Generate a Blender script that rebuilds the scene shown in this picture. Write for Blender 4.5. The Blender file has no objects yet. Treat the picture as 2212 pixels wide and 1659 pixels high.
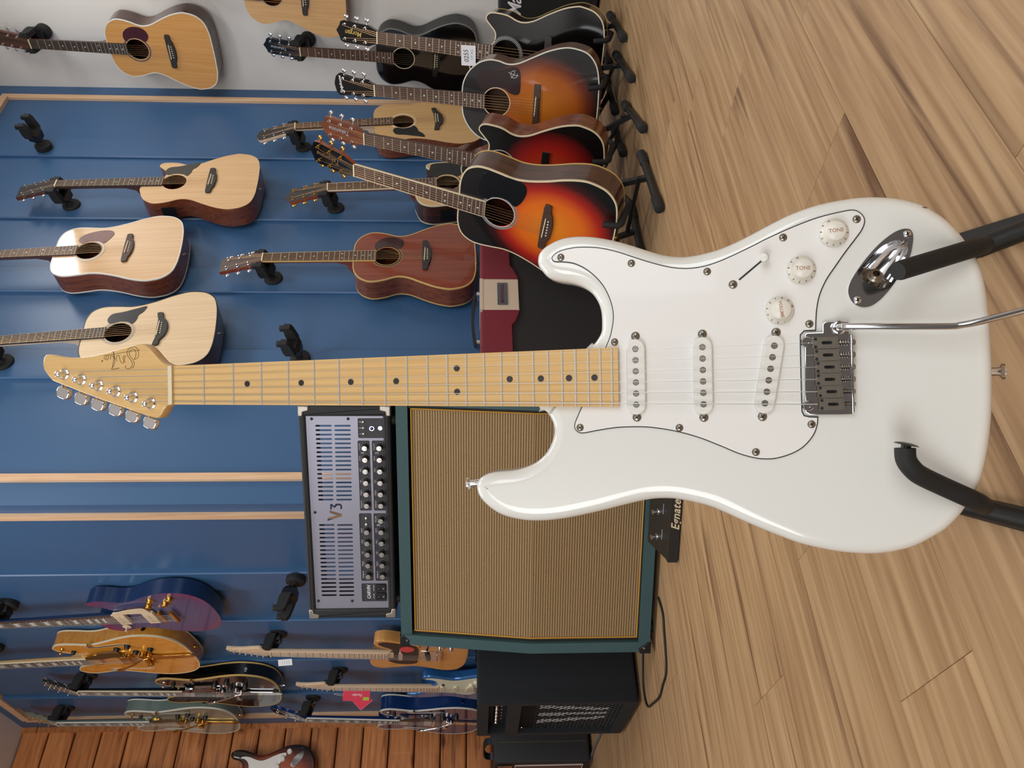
import bpy, math, random
from mathutils import Vector, Matrix
random.seed(7)
V = Vector
scene = bpy.context.scene
COL = scene.collection
R = math.radians

# ------------------------------------------------------------------ camera
F = 1720.0; CAMH = 0.55; PITCH = math.atan(76 / F)
FW = V((0, math.cos(PITCH), -math.sin(PITCH))); UP = V((0, math.sin(PITCH), math.cos(PITCH))); RT = V((1, 0, 0))
CAM = V((0, 0, CAMH))
cd = bpy.data.cameras.new('camera'); cam = bpy.data.objects.new('camera', cd); COL.objects.link(cam)
cd.sensor_fit = 'HORIZONTAL'; cd.sensor_width = 36; cd.lens = 36 * F / 2212; cd.clip_start = .02; cd.clip_end = 60
# the phone was held on its side: picture right = down in the room
M = Matrix((-UP, RT, -FW)).transposed().to_4x4(); M.translation = CAM
cam.matrix_world = M
scene.camera = cam

# ------------------------------------------------------------------ world, light, exposure
w = bpy.data.worlds.new('world'); scene.world = w; w.use_nodes = True
bg = w.node_tree.nodes['Background']; bg.inputs[0].default_value = (.93, .97, 1, 1); bg.inputs[1].default_value = 1.2
def area(name, loc, target, sx, sy, power, col=(1, 1, 1)):
    l = bpy.data.lights.new(name, 'AREA'); l.shape = 'RECTANGLE'; l.size = sx; l.size_y = sy; l.energy = power; l.color = col
    o = bpy.data.objects.new(name, l); COL.objects.link(o); o.location = loc
    o.rotation_euler = (V(target) - V(loc)).to_track_quat('-Z', 'Y').to_euler()
    return o
area('window_light_left', (-1.95, -2.42, 1.9), (-1.95, 0, 1.9), 2.5, 1.7, 118, (.97, .99, 1))
area('window_light_right', (1.6, -2.42, 1.9), (1.6, 0, 1.9), 2.3, 1.7, 84, (.95, .98, 1))
ADDED_LAMPS = [((.75, 1.55), 46, 1.15, .55), ((-1.2, 1.75), 46, 1.15, .55), ((1.93, 2.88), 28, .62, .62)]   # unseen ceiling lamps added to brighten the upper walls; fittings built below
for (lx_, ly_), pw_, lw_, lh_ in ADDED_LAMPS: area('added_ceiling_lamp', (lx_, ly_, 2.965), (lx_, ly_, 0), lw_, lh_, pw_, (1, .99, .98))
vs = scene.view_settings
vs.view_transform = 'Standard'; vs.look = 'None'; vs.exposure = -0.9; vs.gamma = 1; vs.use_curve_mapping = False

# ------------------------------------------------------------------ rays from the photograph's frame to real planes
def ray(x, y): return FW + RT * ((829.5 - y) / F) + UP * ((1106 - x) / F)
def hit(x, y, p, n):
    d = ray(x, y); return CAM + d * ((V(p) - CAM).dot(n) / d.dot(n))
def on_floor(x, y, z=0.0): return hit(x, y, V((0, 0, z)), V((0, 0, 1)))

# ------------------------------------------------------------------ materials
def lin(c):
    c /= 255.; return c / 12.92 if c <= .04045 else ((c + .055) / 1.055) ** 2.4
def S(r, g, b): return (lin(r), lin(g), lin(b), 1)
MATS = {}
def mat(name, col, rough=.5, metal=0, coat=0, spec=.5, bump=0, bscale=300, vary=0, vscale=8):
    if name in MATS: return MATS[name]
    m = bpy.data.materials.new(name); m.use_nodes = True; nt = m.node_tree; b = nt.nodes['Principled BSDF']
    b.inputs['Base Color'].default_value = col; b.inputs['Roughness'].default_value = rough
    b.inputs['Metallic'].default_value = metal; b.inputs['Coat Weight'].default_value = coat
    b.inputs['Coat Roughness'].default_value = .04; b.inputs['Specular IOR Level'].default_value = spec
    tc = nt.nodes.new('ShaderNodeTexCoord')
    if vary:
        n = nt.nodes.new('ShaderNodeTexNoise'); n.inputs['Scale'].default_value = vscale; n.inputs['Detail'].default_value = 3
        r = nt.nodes.new('ShaderNodeMapRange'); r.inputs[3].default_value = 1 - vary; r.inputs[4].default_value = 1 + vary
        x = nt.nodes.new('ShaderNodeMix'); x.data_type = 'RGBA'; x.blend_type = 'MULTIPLY'; x.inputs[0].default_value = 1
        x.inputs[6].default_value = col
        nt.links.new(tc.outputs['Object'], n.inputs['Vector']); nt.links.new(n.outputs[0], r.inputs[0])
        nt.links.new(r.outputs[0], x.inputs[7]); nt.links.new(x.outputs[2], b.inputs['Base Color'])
    if bump:
        n = nt.nodes.new('ShaderNodeTexNoise'); n.inputs['Scale'].default_value = bscale; n.inputs['Detail'].default_value = 2
        k = nt.nodes.new('ShaderNodeBump'); k.inputs['Strength'].default_value = bump; k.inputs['Distance'].default_value = .001
        nt.links.new(tc.outputs['Object'], n.inputs['Vector']); nt.links.new(n.outputs[0], k.inputs['Height'])
        nt.links.new(k.outputs[0], b.inputs['Normal'])
    MATS[name] = m; return m
def wood(name, c1, c2, stretch=(60, 3, 60), rough=.35, coat=0, dark=None, knots=0, rnd=0, detail=4, bump=0):
    """grain: noise pulled out along the short axis of 'stretch'"""
    if name in MATS: return MATS[name]
    m = bpy.data.materials.new(name); m.use_nodes = True; nt = m.node_tree; L = nt.links; b = nt.nodes['Principled BSDF']
    b.inputs['Roughness'].default_value = rough; b.inputs['Coat Weight'].default_value = coat; b.inputs['Coat Roughness'].default_value = .05
    tc = nt.nodes.new('ShaderNodeTexCoord'); vec = tc.outputs['Object']
    if rnd:
        oi = nt.nodes.new('ShaderNodeObjectInfo'); mu = nt.nodes.new('ShaderNodeVectorMath'); mu.operation = 'SCALE'
        cx = nt.nodes.new('ShaderNodeCombineXYZ'); L.new(oi.outputs['Random'], cx.inputs[0]); L.new(oi.outputs['Random'], cx.inputs[1]); L.new(oi.outputs['Random'], cx.inputs[2])
        L.new(cx.outputs[0], mu.inputs[0]); mu.inputs[3].default_value = 37
        ad = nt.nodes.new('ShaderNodeVectorMath'); L.new(vec, ad.inputs[0]); L.new(mu.outputs[0], ad.inputs[1]); vec = ad.outputs[0]
    mp = nt.nodes.new('ShaderNodeMapping'); mp.inputs['Scale'].default_value = stretch; L.new(vec, mp.inputs[0])
    n = nt.nodes.new('ShaderNodeTexNoise'); n.inputs['Scale'].default_value = 1; n.inputs['Detail'].default_value = detail; n.inputs['Distortion'].default_value = .6
    L.new(mp.outputs[0], n.inputs['Vector'])
    rp = nt.nodes.new('ShaderNodeValToRGB'); e = rp.color_ramp.elements
    e[0].position = .3; e[0].color = c1; e[1].position = .7; e[1].color = c2
    L.new(n.outputs[0], rp.inputs[0]); out = rp.outputs[0]
    if dark:
        mp2 = nt.nodes.new('ShaderNodeMapping'); mp2.inputs['Scale'].default_value = [s * .35 for s in stretch]; L.new(vec, mp2.inputs[0])
        n2 = nt.nodes.new('ShaderNodeTexNoise'); n2.inputs['Scale'].default_value = 1; n2.inputs['Detail'].default_value = 5; n2.inputs['Distortion'].default_value = 1.5
        L.new(mp2.outputs[0], n2.inputs['Vector'])
        r2 = nt.nodes.new('ShaderNodeValToRGB'); q = r2.color_ramp.elements; q[0].position = .58; q[0].color = (0, 0, 0, 1); q[1].position = .74; q[1].color = (1, 1, 1, 1)
        L.new(n2.outputs[0], r2.inputs[0])
        x = nt.nodes.new('ShaderNodeMix'); x.data_type = 'RGBA'; L.new(r2.outputs[0], x.inputs[0]); L.new(out, x.inputs[6]); x.inputs[7].default_value = dark; out = x.outputs[2]
    if knots:
        vo = nt.nodes.new('ShaderNodeTexVoronoi'); vo.inputs['Scale'].default_value = 1; mp3 = nt.nodes.new('ShaderNodeMapping')
        mp3.inputs['Scale'].default_value = knots; L.new(vec, mp3.inputs[0]); L.new(mp3.outputs[0], vo.inputs['Vector'])
        r3 = nt.nodes.new('ShaderNodeValToRGB'); q = r3.color_ramp.elements; q[0].position = .05; q[0].color = (1, 1, 1, 1); q[1].position = .16; q[1].color = (0, 0, 0, 1)
        L.new(vo.outputs['Distance'], r3.inputs[0])
        x = nt.nodes.new('ShaderNodeMix'); x.data_type = 'RGBA'; L.new(r3.outputs[0], x.inputs[0]); L.new(out, x.inputs[6]); x.inputs[7].default_value = dark; out = x.outputs[2]
    if rnd:
        r = nt.nodes.new('ShaderNodeMapRange'); r.inputs[3].default_value = 1 - rnd; r.inputs[4].default_value = 1 + rnd; L.new(oi.outputs['Random'], r.inputs[0])
        x = nt.nodes.new('ShaderNodeMix'); x.data_type = 'RGBA'; x.blend_type = 'MULTIPLY'; x.inputs[0].default_value = 1; L.new(out, x.inputs[6]); L.new(r.outputs[0], x.inputs[7]); out = x.outputs[2]
    L.new(out, b.inputs['Base Color'])
    if bump:
        k = nt.nodes.new('ShaderNodeBump'); k.inputs['Strength'].default_value = bump; k.inputs['Distance'].default_value = .001
        L.new(n.outputs[0], k.inputs['Height']); L.new(k.outputs[0], b.inputs['Normal'])
    MATS[name] = m; return m
def burst(name, stops, cx, cy, rx, ry, rough=.12):
    """sunburst finish: colour by elliptical distance from the body's middle"""
    m = bpy.data.materials.new(name); m.use_nodes = True; nt = m.node_tree; L = nt.links; b = nt.nodes['Principled BSDF']
    b.inputs['Roughness'].default_value = .3; b.inputs['Coat Weight'].default_value = .8; b.inputs['Coat Roughness'].default_value = .03
    tc = nt.nodes.new('ShaderNodeTexCoord'); mp = nt.nodes.new('ShaderNodeMapping')
    mp.inputs['Location'].default_value = (-cx / rx, -cy / ry, 0); mp.inputs['Scale'].default_value = (1 / rx, 1 / ry, 0)
    L.new(tc.outputs['Object'], mp.inputs[0]); ln = nt.nodes.new('ShaderNodeVectorMath'); ln.operation = 'LENGTH'; L.new(mp.outputs[0], ln.inputs[0])
    rp = nt.nodes.new('ShaderNodeValToRGB'); els = rp.color_ramp.elements
    while len(els) < len(stops): els.new(.5)
    for e, (p, c) in zip(els, stops): e.position = p; e.color = c
    L.new(ln.outputs['Value'], rp.inputs[0]); L.new(rp.outputs[0], b.inputs['Base Color']); return m

chrome = mat('chrome', (.78, .78, .8, 1), .09, 1)
nickel = mat('aged nickel', S(150, 142, 130), .3, 1)
gold_m = mat('gold plating', S(214, 170, 84), .18, 1)
steel = mat('string steel', S(186, 184, 178), .4, .7)
bronze = mat('bronze string', S(185, 150, 110), .35, 1)
fret_m = mat('fret wire', S(222, 218, 210), .35, .55)
bone = mat('bone', S(232, 220, 190), .45)
black_pl = mat('black plastic', S(22, 22, 23), .35)
black_rub = mat('black rubber', S(26, 27, 27), .7)
black_met = mat('black powder coat', S(24, 25, 25), .5)
black_gl = mat('black lacquer', S(9, 9, 10), .1, 0, .6)
black_tol = mat('black tolex', S(30, 31, 34), .6, bump=.6, bscale=500)
white_pl = mat('white plastic', S(238, 236, 230), .3)
cream_pl = mat('cream plastic', S(226, 205, 172), .35)
pearl = mat('pearl', S(214, 216, 210), .25)
dark_in = mat('dark interior', S(70, 48, 34), .8)
rosewd = wood('rosewood fretboard', S(58, 40, 34), S(88, 62, 50), (300, 12, 300), .45)
ebony = wood('dark fretboard', S(38, 35, 34), S(62, 58, 55), (300, 12, 300), .5)
mahog = wood('mahogany', S(74, 36, 24), S(110, 58, 36), (120, 6, 120), .3, .3)
maple_n = wood('maple neck', S(222, 178, 112), S(236, 196, 132), (220, 5, 220), .28, .5, detail=6)
maple_p = wood('pale maple', S(222, 192, 158), S(234, 206, 174), (200, 5, 200), .35, .2)

# ------------------------------------------------------------------ mesh helpers
def ccw(p):
    a = sum(p[i][0] * p[(i + 1) % len(p)][1] - p[(i + 1) % len(p)][0] * p[i][1] for i in range(len(p)))
    return list(p) if a > 0 else list(reversed(p))
def spline(p, k=5, closed=True):
    n = len(p); out = []
    rng = range(n) if closed else range(n - 1)
    for i in rng:
        if closed: a, b, c, d = p[i - 1], p[i], p[(i + 1) % n], p[(i + 2) % n]
        else: a, b, c, d = p[max(i - 1, 0)], p[i], p[i + 1], p[min(i + 2, n - 1)]
        for j in range(k):
            t = j / k
            out.append(tuple(.5 * (2 * b[q] + (c[q] - a[q]) * t + (2 * a[q] - 5 * b[q] + 4 * c[q] - d[q]) * t * t + (3 * b[q] - a[q] - 3 * c[q] + d[q]) * t ** 3) for q in range(len(b))))
    if not closed: out.append(tuple(p[-1]))
    return out
def inset(p, d):
    """p counter-clockwise; d > 0 goes inwards"""
    n = len(p); out = []
    for i in range(n):
        ax, ay = p[i - 1]; bx, by = p[i]; cx, cy = p[(i + 1) % n]
        e1 = V((bx - ax, by - ay)); e2 = V((cx - bx, cy - by))
        if e1.length < 1e-9: e1 = e2
        if e2.length < 1e-9: e2 = e1
        e1.normalize(); e2.normalize(); n1 = V((-e1.y, e1.x)); n2 = V((-e2.y, e2.x)); m = n1 + n2
        if m.length < 1e-6: m = n1
        m.normalize(); k = max(m.dot(n1), .5)
        out.append((bx + m.x * d / k, by + m.y * d / k))
    return out
def circle(cx, cy, r, n=32, a0=0, a1=2 * math.pi):
    return [(cx + r * math.cos(a0 + (a1 - a0) * i / n), cy + r * math.sin(a0 + (a1 - a0) * i / n)) for i in range(n)]
def rrect(x0, y0, x1, y1, r, n=5):
    out = []
    for cx, cy, a in ((x1 - r, y1 - r, 0), (x0 + r, y1 - r, 90), (x0 + r, y0 + r, 180), (x1 - r, y0 + r, 270)):
        for i in range(n + 1): t = R(a + 90 * i / n); out.append((cx + r * math.cos(t), cy + r * math.sin(t)))
    return out
class MB:
    def __init__(s): s.v = []; s.f = []
    def add(s, vs_, fs):
        o = len(s.v); s.v += [tuple(v) for v in vs_]; s.f += [tuple(i + o for i in f) for f in fs]; return s
    def box(s, c, d, m=None):
        hx, hy, hz = d[0] / 2, d[1] / 2, d[2] / 2
        vs_ = [V((x, y, z)) for z in (-hz, hz) for y in (-hy, hy) for x in (-hx, hx)]
        if m is not None: vs_ = [m @ v for v in vs_]
        return s.add([v + V(c) for v in vs_], [(0, 2, 3, 1), (4, 5, 7, 6), (0, 1, 5, 4), (2, 6, 7, 3), (1, 3, 7, 5), (0, 4, 6, 2)])
    def rings(s, rs, cap0=True, cap1=True, closed=False):
        n = len(rs[0]); vs_ = [v for r in rs for v in r]; fs = []
        m = len(rs)
        for i in range(m if closed else m - 1):
            for j in range(n):
                a, b = i * n, ((i + 1) % m) * n; k = (j + 1) % n
                fs.append((a + j, a + k, b + k, b + j))
        if not closed:
            if cap0: fs.append(tuple(reversed(range(n))))
            if cap1: fs.append(tuple(range((m - 1) * n, m * n)))
        return s.add(vs_, fs)
    def tube(s, path, r, n=10, cap=True, closed=False):
        path = [V(p) for p in path]; k = len(path); rs = []
        t0 = (path[1] - path[0]).normalized(); u = t0.orthogonal().normalized()
        for i in range(k):
            if closed: t = (path[(i + 1) % k] - path[i - 1]).normalized()
            else: t = ((path[min(i + 1, k - 1)] - path[max(i - 1, 0)])).normalized()
            u = (u - t * u.dot(t)); u.normalize(); w_ = t.cross(u)
            ri = r[i] if isinstance(r, (list, tuple)) else r
            rs.append([path[i] + (u * math.cos(2 * math.pi * j / n) + w_ * math.sin(2 * math.pi * j / n)) * ri for j in range(n)])
        return s.rings(rs, cap, cap, closed)
    def cyl(s, p0, p1, r0, r1=None, n=16): return s.tube([p0, p1], [r0, r0 if r1 is None else r1], n)
    def lathe(s, c, ax, prof, n=16):
        """prof: (distance along ax, radius)"""
        c = V(c); ax = V(ax).normalized(); u = ax.orthogonal().normalized(); w_ = ax.cross(u)
        return s.rings([[c + ax * h + (u * math.cos(2 * math.pi * j / n) + w_ * math.sin(2 * math.pi * j / n)) * max(r, 1e-5) for j in range(n)] for h, r in prof])
    def prism(s, p, z0, z1):
        p = ccw(p); return s.rings([[(x, y, z0) for x, y in p], [(x, y, z1) for x, y in p]])
    def rprism(s, p, z0, z1, r, seg=4, back=True):
        """prism whose front (z1) and back edges are rounded off"""
        p = ccw(p); rs = []
        if back:
            rs.append([(x, y, z0) for x, y in inset(p, r * 1.15)])
            for i in range(seg + 1):
                a = math.pi / 2 * i / seg; q = inset(p, r * (1 - math.sin(a))) if i < seg else p
                rs.append([(x, y, z0 + r * (1 - math.cos(a))) for x, y in q])
        else: rs.append([(x, y, z0) for x, y in p])
        for i in range(seg + 1):
            a = math.pi / 2 * i / seg; q = inset(p, r * (1 - math.cos(a))) if i else p
            rs.append([(x, y, z1 - r + r * math.sin(a)) for x, y in q])
        rs.append([(x, y, z1) for x, y in inset(p, r * 1.15)])
        return s.rings(rs)
    def ball(s, c, r, n=12, sc=(1, 1, 1)):
        rs = []
        for i in range(1, n // 2):
            a = math.pi * i / (n // 2)
            rs.append([(c[0] + r * sc[0] * math.sin(a) * math.cos(2 * math.pi * j / n), c[1] + r * sc[1] * math.sin(a) * math.sin(2 * math.pi * j / n), c[2] - r * sc[2] * math.cos(a)) for j in range(n)])
        return s.rings(rs)
    def mesh(s, name, m, ang=38):
        me = bpy.data.meshes.new(name); me.from_pydata(s.v, [], s.f); me.materials.append(m)
        me.polygons.foreach_set('use_smooth', [True] * len(me.polygons)); me.set_sharp_from_angle(angle=R(ang)); me.update(); return me
    def obj(s, name, m, parent=None, ang=38, mx=None): return link(name, s.mesh(name, m, ang), parent, mx)
def link(name, me, parent=None, mx=None):
    o = bpy.data.objects.new(name, me); COL.objects.link(o)
    if parent is not None: o.parent = parent
    if mx is not None: o.matrix_local = mx
    return o
def plate_mesh(name, outer, holes, z0, z1, m):
    cu = bpy.data.curves.new('t', 'CURVE'); cu.dimensions = '2D'; cu.fill_mode = 'BOTH'; cu.extrude = (z1 - z0) / 2
    for p in [outer] + list(holes):
        sp = cu.splines.new('POLY'); sp.points.add(len(p) - 1); sp.use_cyclic_u = True
        for q, (x, y) in zip(sp.points, p): q.co = (x, y, 0, 1)
    o = bpy.data.objects.new('t', cu); me = bpy.data.meshes.new_from_object(o); me.name = name
    bpy.data.objects.remove(o); bpy.data.curves.remove(cu)
    me.transform(Matrix.Translation((0, 0, (z0 + z1) / 2))); me.materials.clear(); me.materials.append(m); me.set_sharp_from_angle(angle=R(30)); return me
def plate(name, outer, holes, z0, z1, m, parent=None, mx=None): return link(name, plate_mesh(name, outer, holes, z0, z1, m), parent, mx)
def text(name, body, size, m, parent=None, mx=None, shear=0, bold=0, ext=.0002, spacing=1, xs=1):
    cu = bpy.data.curves.new('t', 'FONT'); cu.body = body; cu.size = size; cu.align_x = 'CENTER'; cu.align_y = 'CENTER'; cu.shear = shear
    cu.extrude = ext; cu.offset = bold; cu.space_character = spacing; cu.resolution_u = 3
    o = bpy.data.objects.new('t', cu); me = bpy.data.meshes.new_from_object(o); me.name = name
    bpy.data.objects.remove(o); bpy.data.curves.remove(cu); me.materials.clear(); me.materials.append(m)
    if xs != 1: me.transform(Matrix.Diagonal((xs, 1, 1, 1)))
    return link(name, me, parent, mx)
def bx_(c0, c1): return MB().box([(a + b) / 2 for a, b in zip(c0, c1)], [b - a for a, b in zip(c0, c1)])
def TR(x, y, z=0, rz=0): return Matrix.Translation((x, y, z)) @ Matrix.Rotation(rz, 4, 'Z')
def thing(name, label, cat, mx, group=None):
    o = bpy.data.objects.new(name, None); COL.objects.link(o); o.empty_display_size = .05; o.matrix_world = mx
    o['label'] = label; o['category'] = cat
    if group: o['group'] = group
    return o
def tag(o, label, cat, group=None):
    o['label'] = label; o['category'] = cat
    if group: o['group'] = group
    return o
def struct(o): o['kind'] = 'structure'; return o
def frame(o, x, y, z):
    m = Matrix((V(x), V(y), V(z))).transposed().to_4x4(); m.translation = V(o); return m

# ------------------------------------------------------------------ the room
AR, AL = R(52), R(39.7)
dR = V((math.sin(AR), math.cos(AR), 0)); nR = V((math.cos(AR), -math.sin(AR), 0))
dL = V((-math.sin(AL), math.cos(AL), 0)); nL = V((-math.cos(AL), -math.sin(AL), 0))
Z = V((0, 0, 1)); CEIL = 3.0
YC = 2.65; K = V(((829.5 - 1085) / F * YC, YC, 0))
SR = (hit(300, 190, K, nR) - K).dot(dR); SL = (hit(300, 1570, K, nL) - K).dot(dL)
ER = K + dR * SR; EL = K + dL * SL
blue_p = mat('blue wall paint', S(58, 95, 136), .36, bump=.15, bscale=60, vary=.05, vscale=3)
white_p = mat('white wall paint', S(226, 223, 218), .7, vary=.02)
ceil_p = mat('ceiling paint', S(225, 222, 220), .8)
raw_w = wood('raw pine strip', S(206, 166, 128), S(228, 192, 156), (90, 90, 4), .6)
pine_m = wood('varnished pine', S(176, 104, 56), S(216, 144, 86), (4, 30, 55), .4, .15, S(88, 42, 22), knots=(3.2, 3.2, 9), rnd=.12)
floor_m = wood('oak floor plank', S(152, 118, 82), S(188, 156, 117), (2.6, 58, 8), .42, 0, S(108, 76, 50), rnd=.04, detail=6, bump=.15)

def wall(name, o, x, length, n, m, h=CEIL, th=.1):
    mx = frame(o, x, n, Z) if V(x).cross(V(n)).dot(Z) > 0 else frame(o, n, x, Z)
    if V(x).cross(V(n)).dot(Z) > 0: b = MB().box((length / 2, -th / 2, h / 2), (length, th, h))
    else: b = MB().box((-th / 2, length / 2, h / 2), (th, length, h))
    return struct(b.obj(name, m, None, mx=mx))
wbr = wall('wall_back_right', K, dR, SR + .1, nR, blue_p)
wbl = wall('wall_back_left', K, dL, SL + .1, nL, blue_p)
wr = wall('wall_right', ER, -dL, 3.4, nL, white_p)
wl = wall('wall_left', EL, -dR, 3.0, nR, mat('pine backing', S(60, 30, 16), .8))
bpy.context.view_layer.update()
def on_wall(parent, name, o, x, n, s0, s1, z0, z1, t, m, ch=.004):
    """a strip standing t proud of the wall"""
    c = MB(); p = [(s0, 0), (s1, 0), (s1, t - ch), (s1 - ch, t), (s0 + ch, t), (s0, t - ch)]
    c.rings([[V(o) + V(x) * a + V(n) * b + Z * z for a, b in p] for z in ((z0, z1) if V(x).cross(V(n)).dot(Z) > 0 else (z1, z0))])
    iv = parent.matrix_world.inverted(); c.v = [tuple(iv @ V(v)) for v in c.v]
    return c.obj(name, m, parent)
for s in (.517, .955, 1.393, 1.825): on_wall(wbr, 'batten', K, dR, nR, s, min(s + .14, SR), 0, CEIL, .014, blue_p)
for s in (.47, .90, 1.34, 1.79): on_wall(wbl, 'batten', K, dL, nL, s, s + .14, 0, CEIL, .014, blue_p)
def sR(y, x=300): return (hit(x, y, K + nR * .012, nR) - K).dot(dR)
def sL(y, x=300): return (hit(x, y, K + nL * .012, nL) - K).dot(dL)
zt = hit(12, 207, K + nR * .02, nR).z; ztl = hit(60, 1557, K + nL * .02, nL).z
tn = 0
def trim(o, x, n, s0, s1, z0, z1, t=.013):
    global tn; tn += 1
    c = MB(); p = [(s0, .0), (s1, .0), (s1, t), (s0, t)]
    c.rings([[V(o) + V(x) * a + V(n) * b + Z * z for a, b in p] for z in ((z0, z1) if V(x).cross(V(n)).dot(Z) > 0 else (z1, z0))])
    return struct(c.obj('trim_%d' % tn, raw_w))
a, b = sR(1037), sR(1022); trim(K, dR, nR, a, b, .02, zt + .03); c_, d_ = sR(215), sR(207); trim(K, dR, nR, c_, d_, .02, zt + .03)
trim(K, dR, nR, b, c_, zt - .01, zt + .03, .021)
a, b = sL(1114), sL(1123); trim(K, dL, nL, a, b, .02, ztl + .03); c_, d_ = sL(1550), sL(1556); trim(K, dL, nL, c_, d_, .02, ztl + .03)
trim(K, dL, nL, b, c_, ztl - .01, ztl + .03, .021)
# pine boards on the left wall, one by one
PB = .1405
g = .004; PO = EL - dR * 3.0
prof_p = [(0, 0), (.014, 0), (.020, g * 2), (.020, PB - .016), (.014, PB - .0085), (0, PB - .0085)]
pm = MB(); pm.rings([[V((xx, -yy, zz)) for yy, zz in prof_p] for xx in (3.0, 0)])
pme = pm.mesh('plank', pine_m, 20)
for i in range(22):
    o = link('plank', pme, wl); o.matrix_world = frame(PO + Z * (CEIL - 22 * PB + i * PB), dR, -nR, Z)
tn += 1
c = MB(); q = [(0, .0), (.028, .0), (.028, .027), (0, .027)]
c.rings([[EL - dR * a_ + nR * b_ + Z * z for a_, b_ in q] for z in ((0, CEIL) if (-dR).cross(nR).dot(Z) > 0 else (CEIL, 0))]); struct(c.obj('trim_%d' % tn, pine_m))
# ceiling and floor
struct(MB().box((0, 1.2, CEIL + .04), (9, 10, .08)).obj('ceiling', ceil_p))
flo = struct(MB().box((0, 1.6, -.03), (9, 8.6, .04)).obj('floor', mat('underlay', S(70, 52, 36), .9)))
lamp_w = mat('lamp frame white', S(230, 230, 228), .5); lamp_d = mat('lamp diffuser', S(245, 245, 240), .4)  # fittings for the added wall-brightening lamps, all out of view
for (lx_, ly_), pw_, lw_, lh_ in ADDED_LAMPS:
    t = thing('added_ceiling_lamp', 'added unseen flat white lamp panel flush under the ceiling', 'lamp', Matrix.Translation((lx_, ly_, CEIL)), 'added ceiling lamp panels')
    a_, b_ = lw_ / 2, lh_ / 2
    plate('frame', [(-a_ - .04, -b_ - .04), (a_ + .04, -b_ - .04), (a_ + .04, b_ + .04), (-a_ - .04, b_ + .04)], [[(-a_, -b_), (a_, -b_), (a_, b_), (-a_, b_)]], -.03, 0, lamp_w, t)
    MB().box((0, 0, -.012), (lw_, lh_, .004)).obj('diffuser', lamp_d, t)
# the part of the shop behind the camera: side walls and a front wall with two shop windows
rear_p = mat('rear wall paint', S(150, 148, 146), .8); A_ = ER - dL * 3.35; B_ = EL - dR * 2.95
struct(bx_((A_.x, -2.6, 0), (A_.x + .1, A_.y, CEIL)).obj('wall_side_right', white_p)); struct(bx_((B_.x - .1, -2.6, 0), (B_.x, B_.y, CEIL)).obj('wall_side_left', rear_p))
wf = plate('wall_front', [(-A_.x, 0), (-B_.x, 0), (-B_.x, CEIL), (-A_.x, CEIL)], [[(3.2, 1.05), (.7, 1.05), (.7, 2.75), (3.2, 2.75)], [(-.45, 1.05), (-2.75, 1.05), (-2.75, 2.75), (-.45, 2.75)]], -.05, .05, rear_p, None, frame((0, -2.55, 0), (-1, 0, 0), (0, 0, 1), (0, 1, 0)))
struct(wf)
PW, PL_ = .19, 1.22
nF = V((-math.cos(AR), math.sin(AR), 0))
plm = MB(); hw, hl, e = PW / 2, PL_ / 2, .0007
plm.rings([[V((x, y, z)) for x, y in ((-hl + k, -hw + k), (hl - k, -hw + k), (hl - k, hw - k), (-hl + k, hw - k))] for z, k in ((-.01, .0002), (-.0012, .0002), (0, e))])
plme = plm.mesh('plank', floor_m, 20)
offs = {0: 1.04, 4: .455, 2: .587}
for r_ in range(-12, 19):
    a0 = offs.get(r_, random.Random(r_ + 50).uniform(0, PL_))
    for q in range(-4, 6):
        a = a0 + q * PL_ + PL_ / 2; cc = .671 + r_ * PW + PW / 2
        p = dR * a + nF * cc
        if p.y < -.9 or p.y > 4.9 or abs(p.x) > 3.4 or (p - K).dot(nR) < -.7 and (p - K).dot(nL) < -.7: continue
        o = link('plank', plme, flo); o.matrix_world = frame(p, dR, nF, Z)

# ------------------------------------------------------------------ guitars: shared pieces
def mm(pts): return [(x / 1000., y / 1000.) for x, y in pts]
def sym(half):   # half outline, top to bottom on the right side
    return [(x, y) for x, y in half] + [(-x, y) for x, y in reversed(half) if x > 0]
DREAD = mm(sym([(26, 290), (80, 288), (120, 273), (141, 243), (146, 210), (142, 165), (137, 120), (143, 75), (160, 20), (182, -35), (196, -85), (197, -122), (185, -167), (153, -200), (105, -214), (50, -219), (0, -220)]))
SLOPE = mm([(x * 1.07, y * (1.07 if y < 0 else 1)) for x, y in sym([(26, 290), (62, 284), (100, 262), (130, 225), (143, 185), (142, 150), (134, 112), (140, 72), (163, 20), (188, -35), (203, -88), (203, -128), (190, -172), (155, -203), (105, -217), (50, -221), (0, -222)])])
OM = mm(sym([(26, 288), (75, 284), (115, 264), (139, 230), (143, 200), (135, 160), (121, 122), (118, 95), (127, 60), (153, 12), (178, -40), (191, -85), (192, -112), (180, -156), (150, -188), (100, -202), (50, -205), (0, -206)]))
def cutaway(base, tip=(118, 232)):
    b = [(x * 1000, y * 1000) for x, y in base]
    keep = [p for p in b if not (p[0] > 0 and p[1] > 168)]
    i = max(range(len(keep)), key=lambda k: keep[k][0] if keep[k][1] > 120 else -9)
    top = [(26, 214), (48, 199), (72, 200), (94, 220), (112, 236), (128, 233), (138, 212)]
    first = next(k for k, p in enumerate(keep) if p[0] > 0)
    return mm(top + keep[first:])
TELE = mm([(-26, 250), (-60, 262), (-105, 262), (-138, 245), (-150, 214), (-141, 165), (-126, 112), (-122, 85), (-132, 40), (-154, -15), (-162, -48), (-150, -90), (-110, -118), (-50, -127), (0, -128), (50, -127), (110, -118), (150, -90), (160, -50), (152, -10), (128, 45), (118, 90), (124, 140), (138, 185), (140, 216), (126, 243), (100, 249), (76, 234), (56, 204), (44, 182), (26, 174)])
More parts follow.
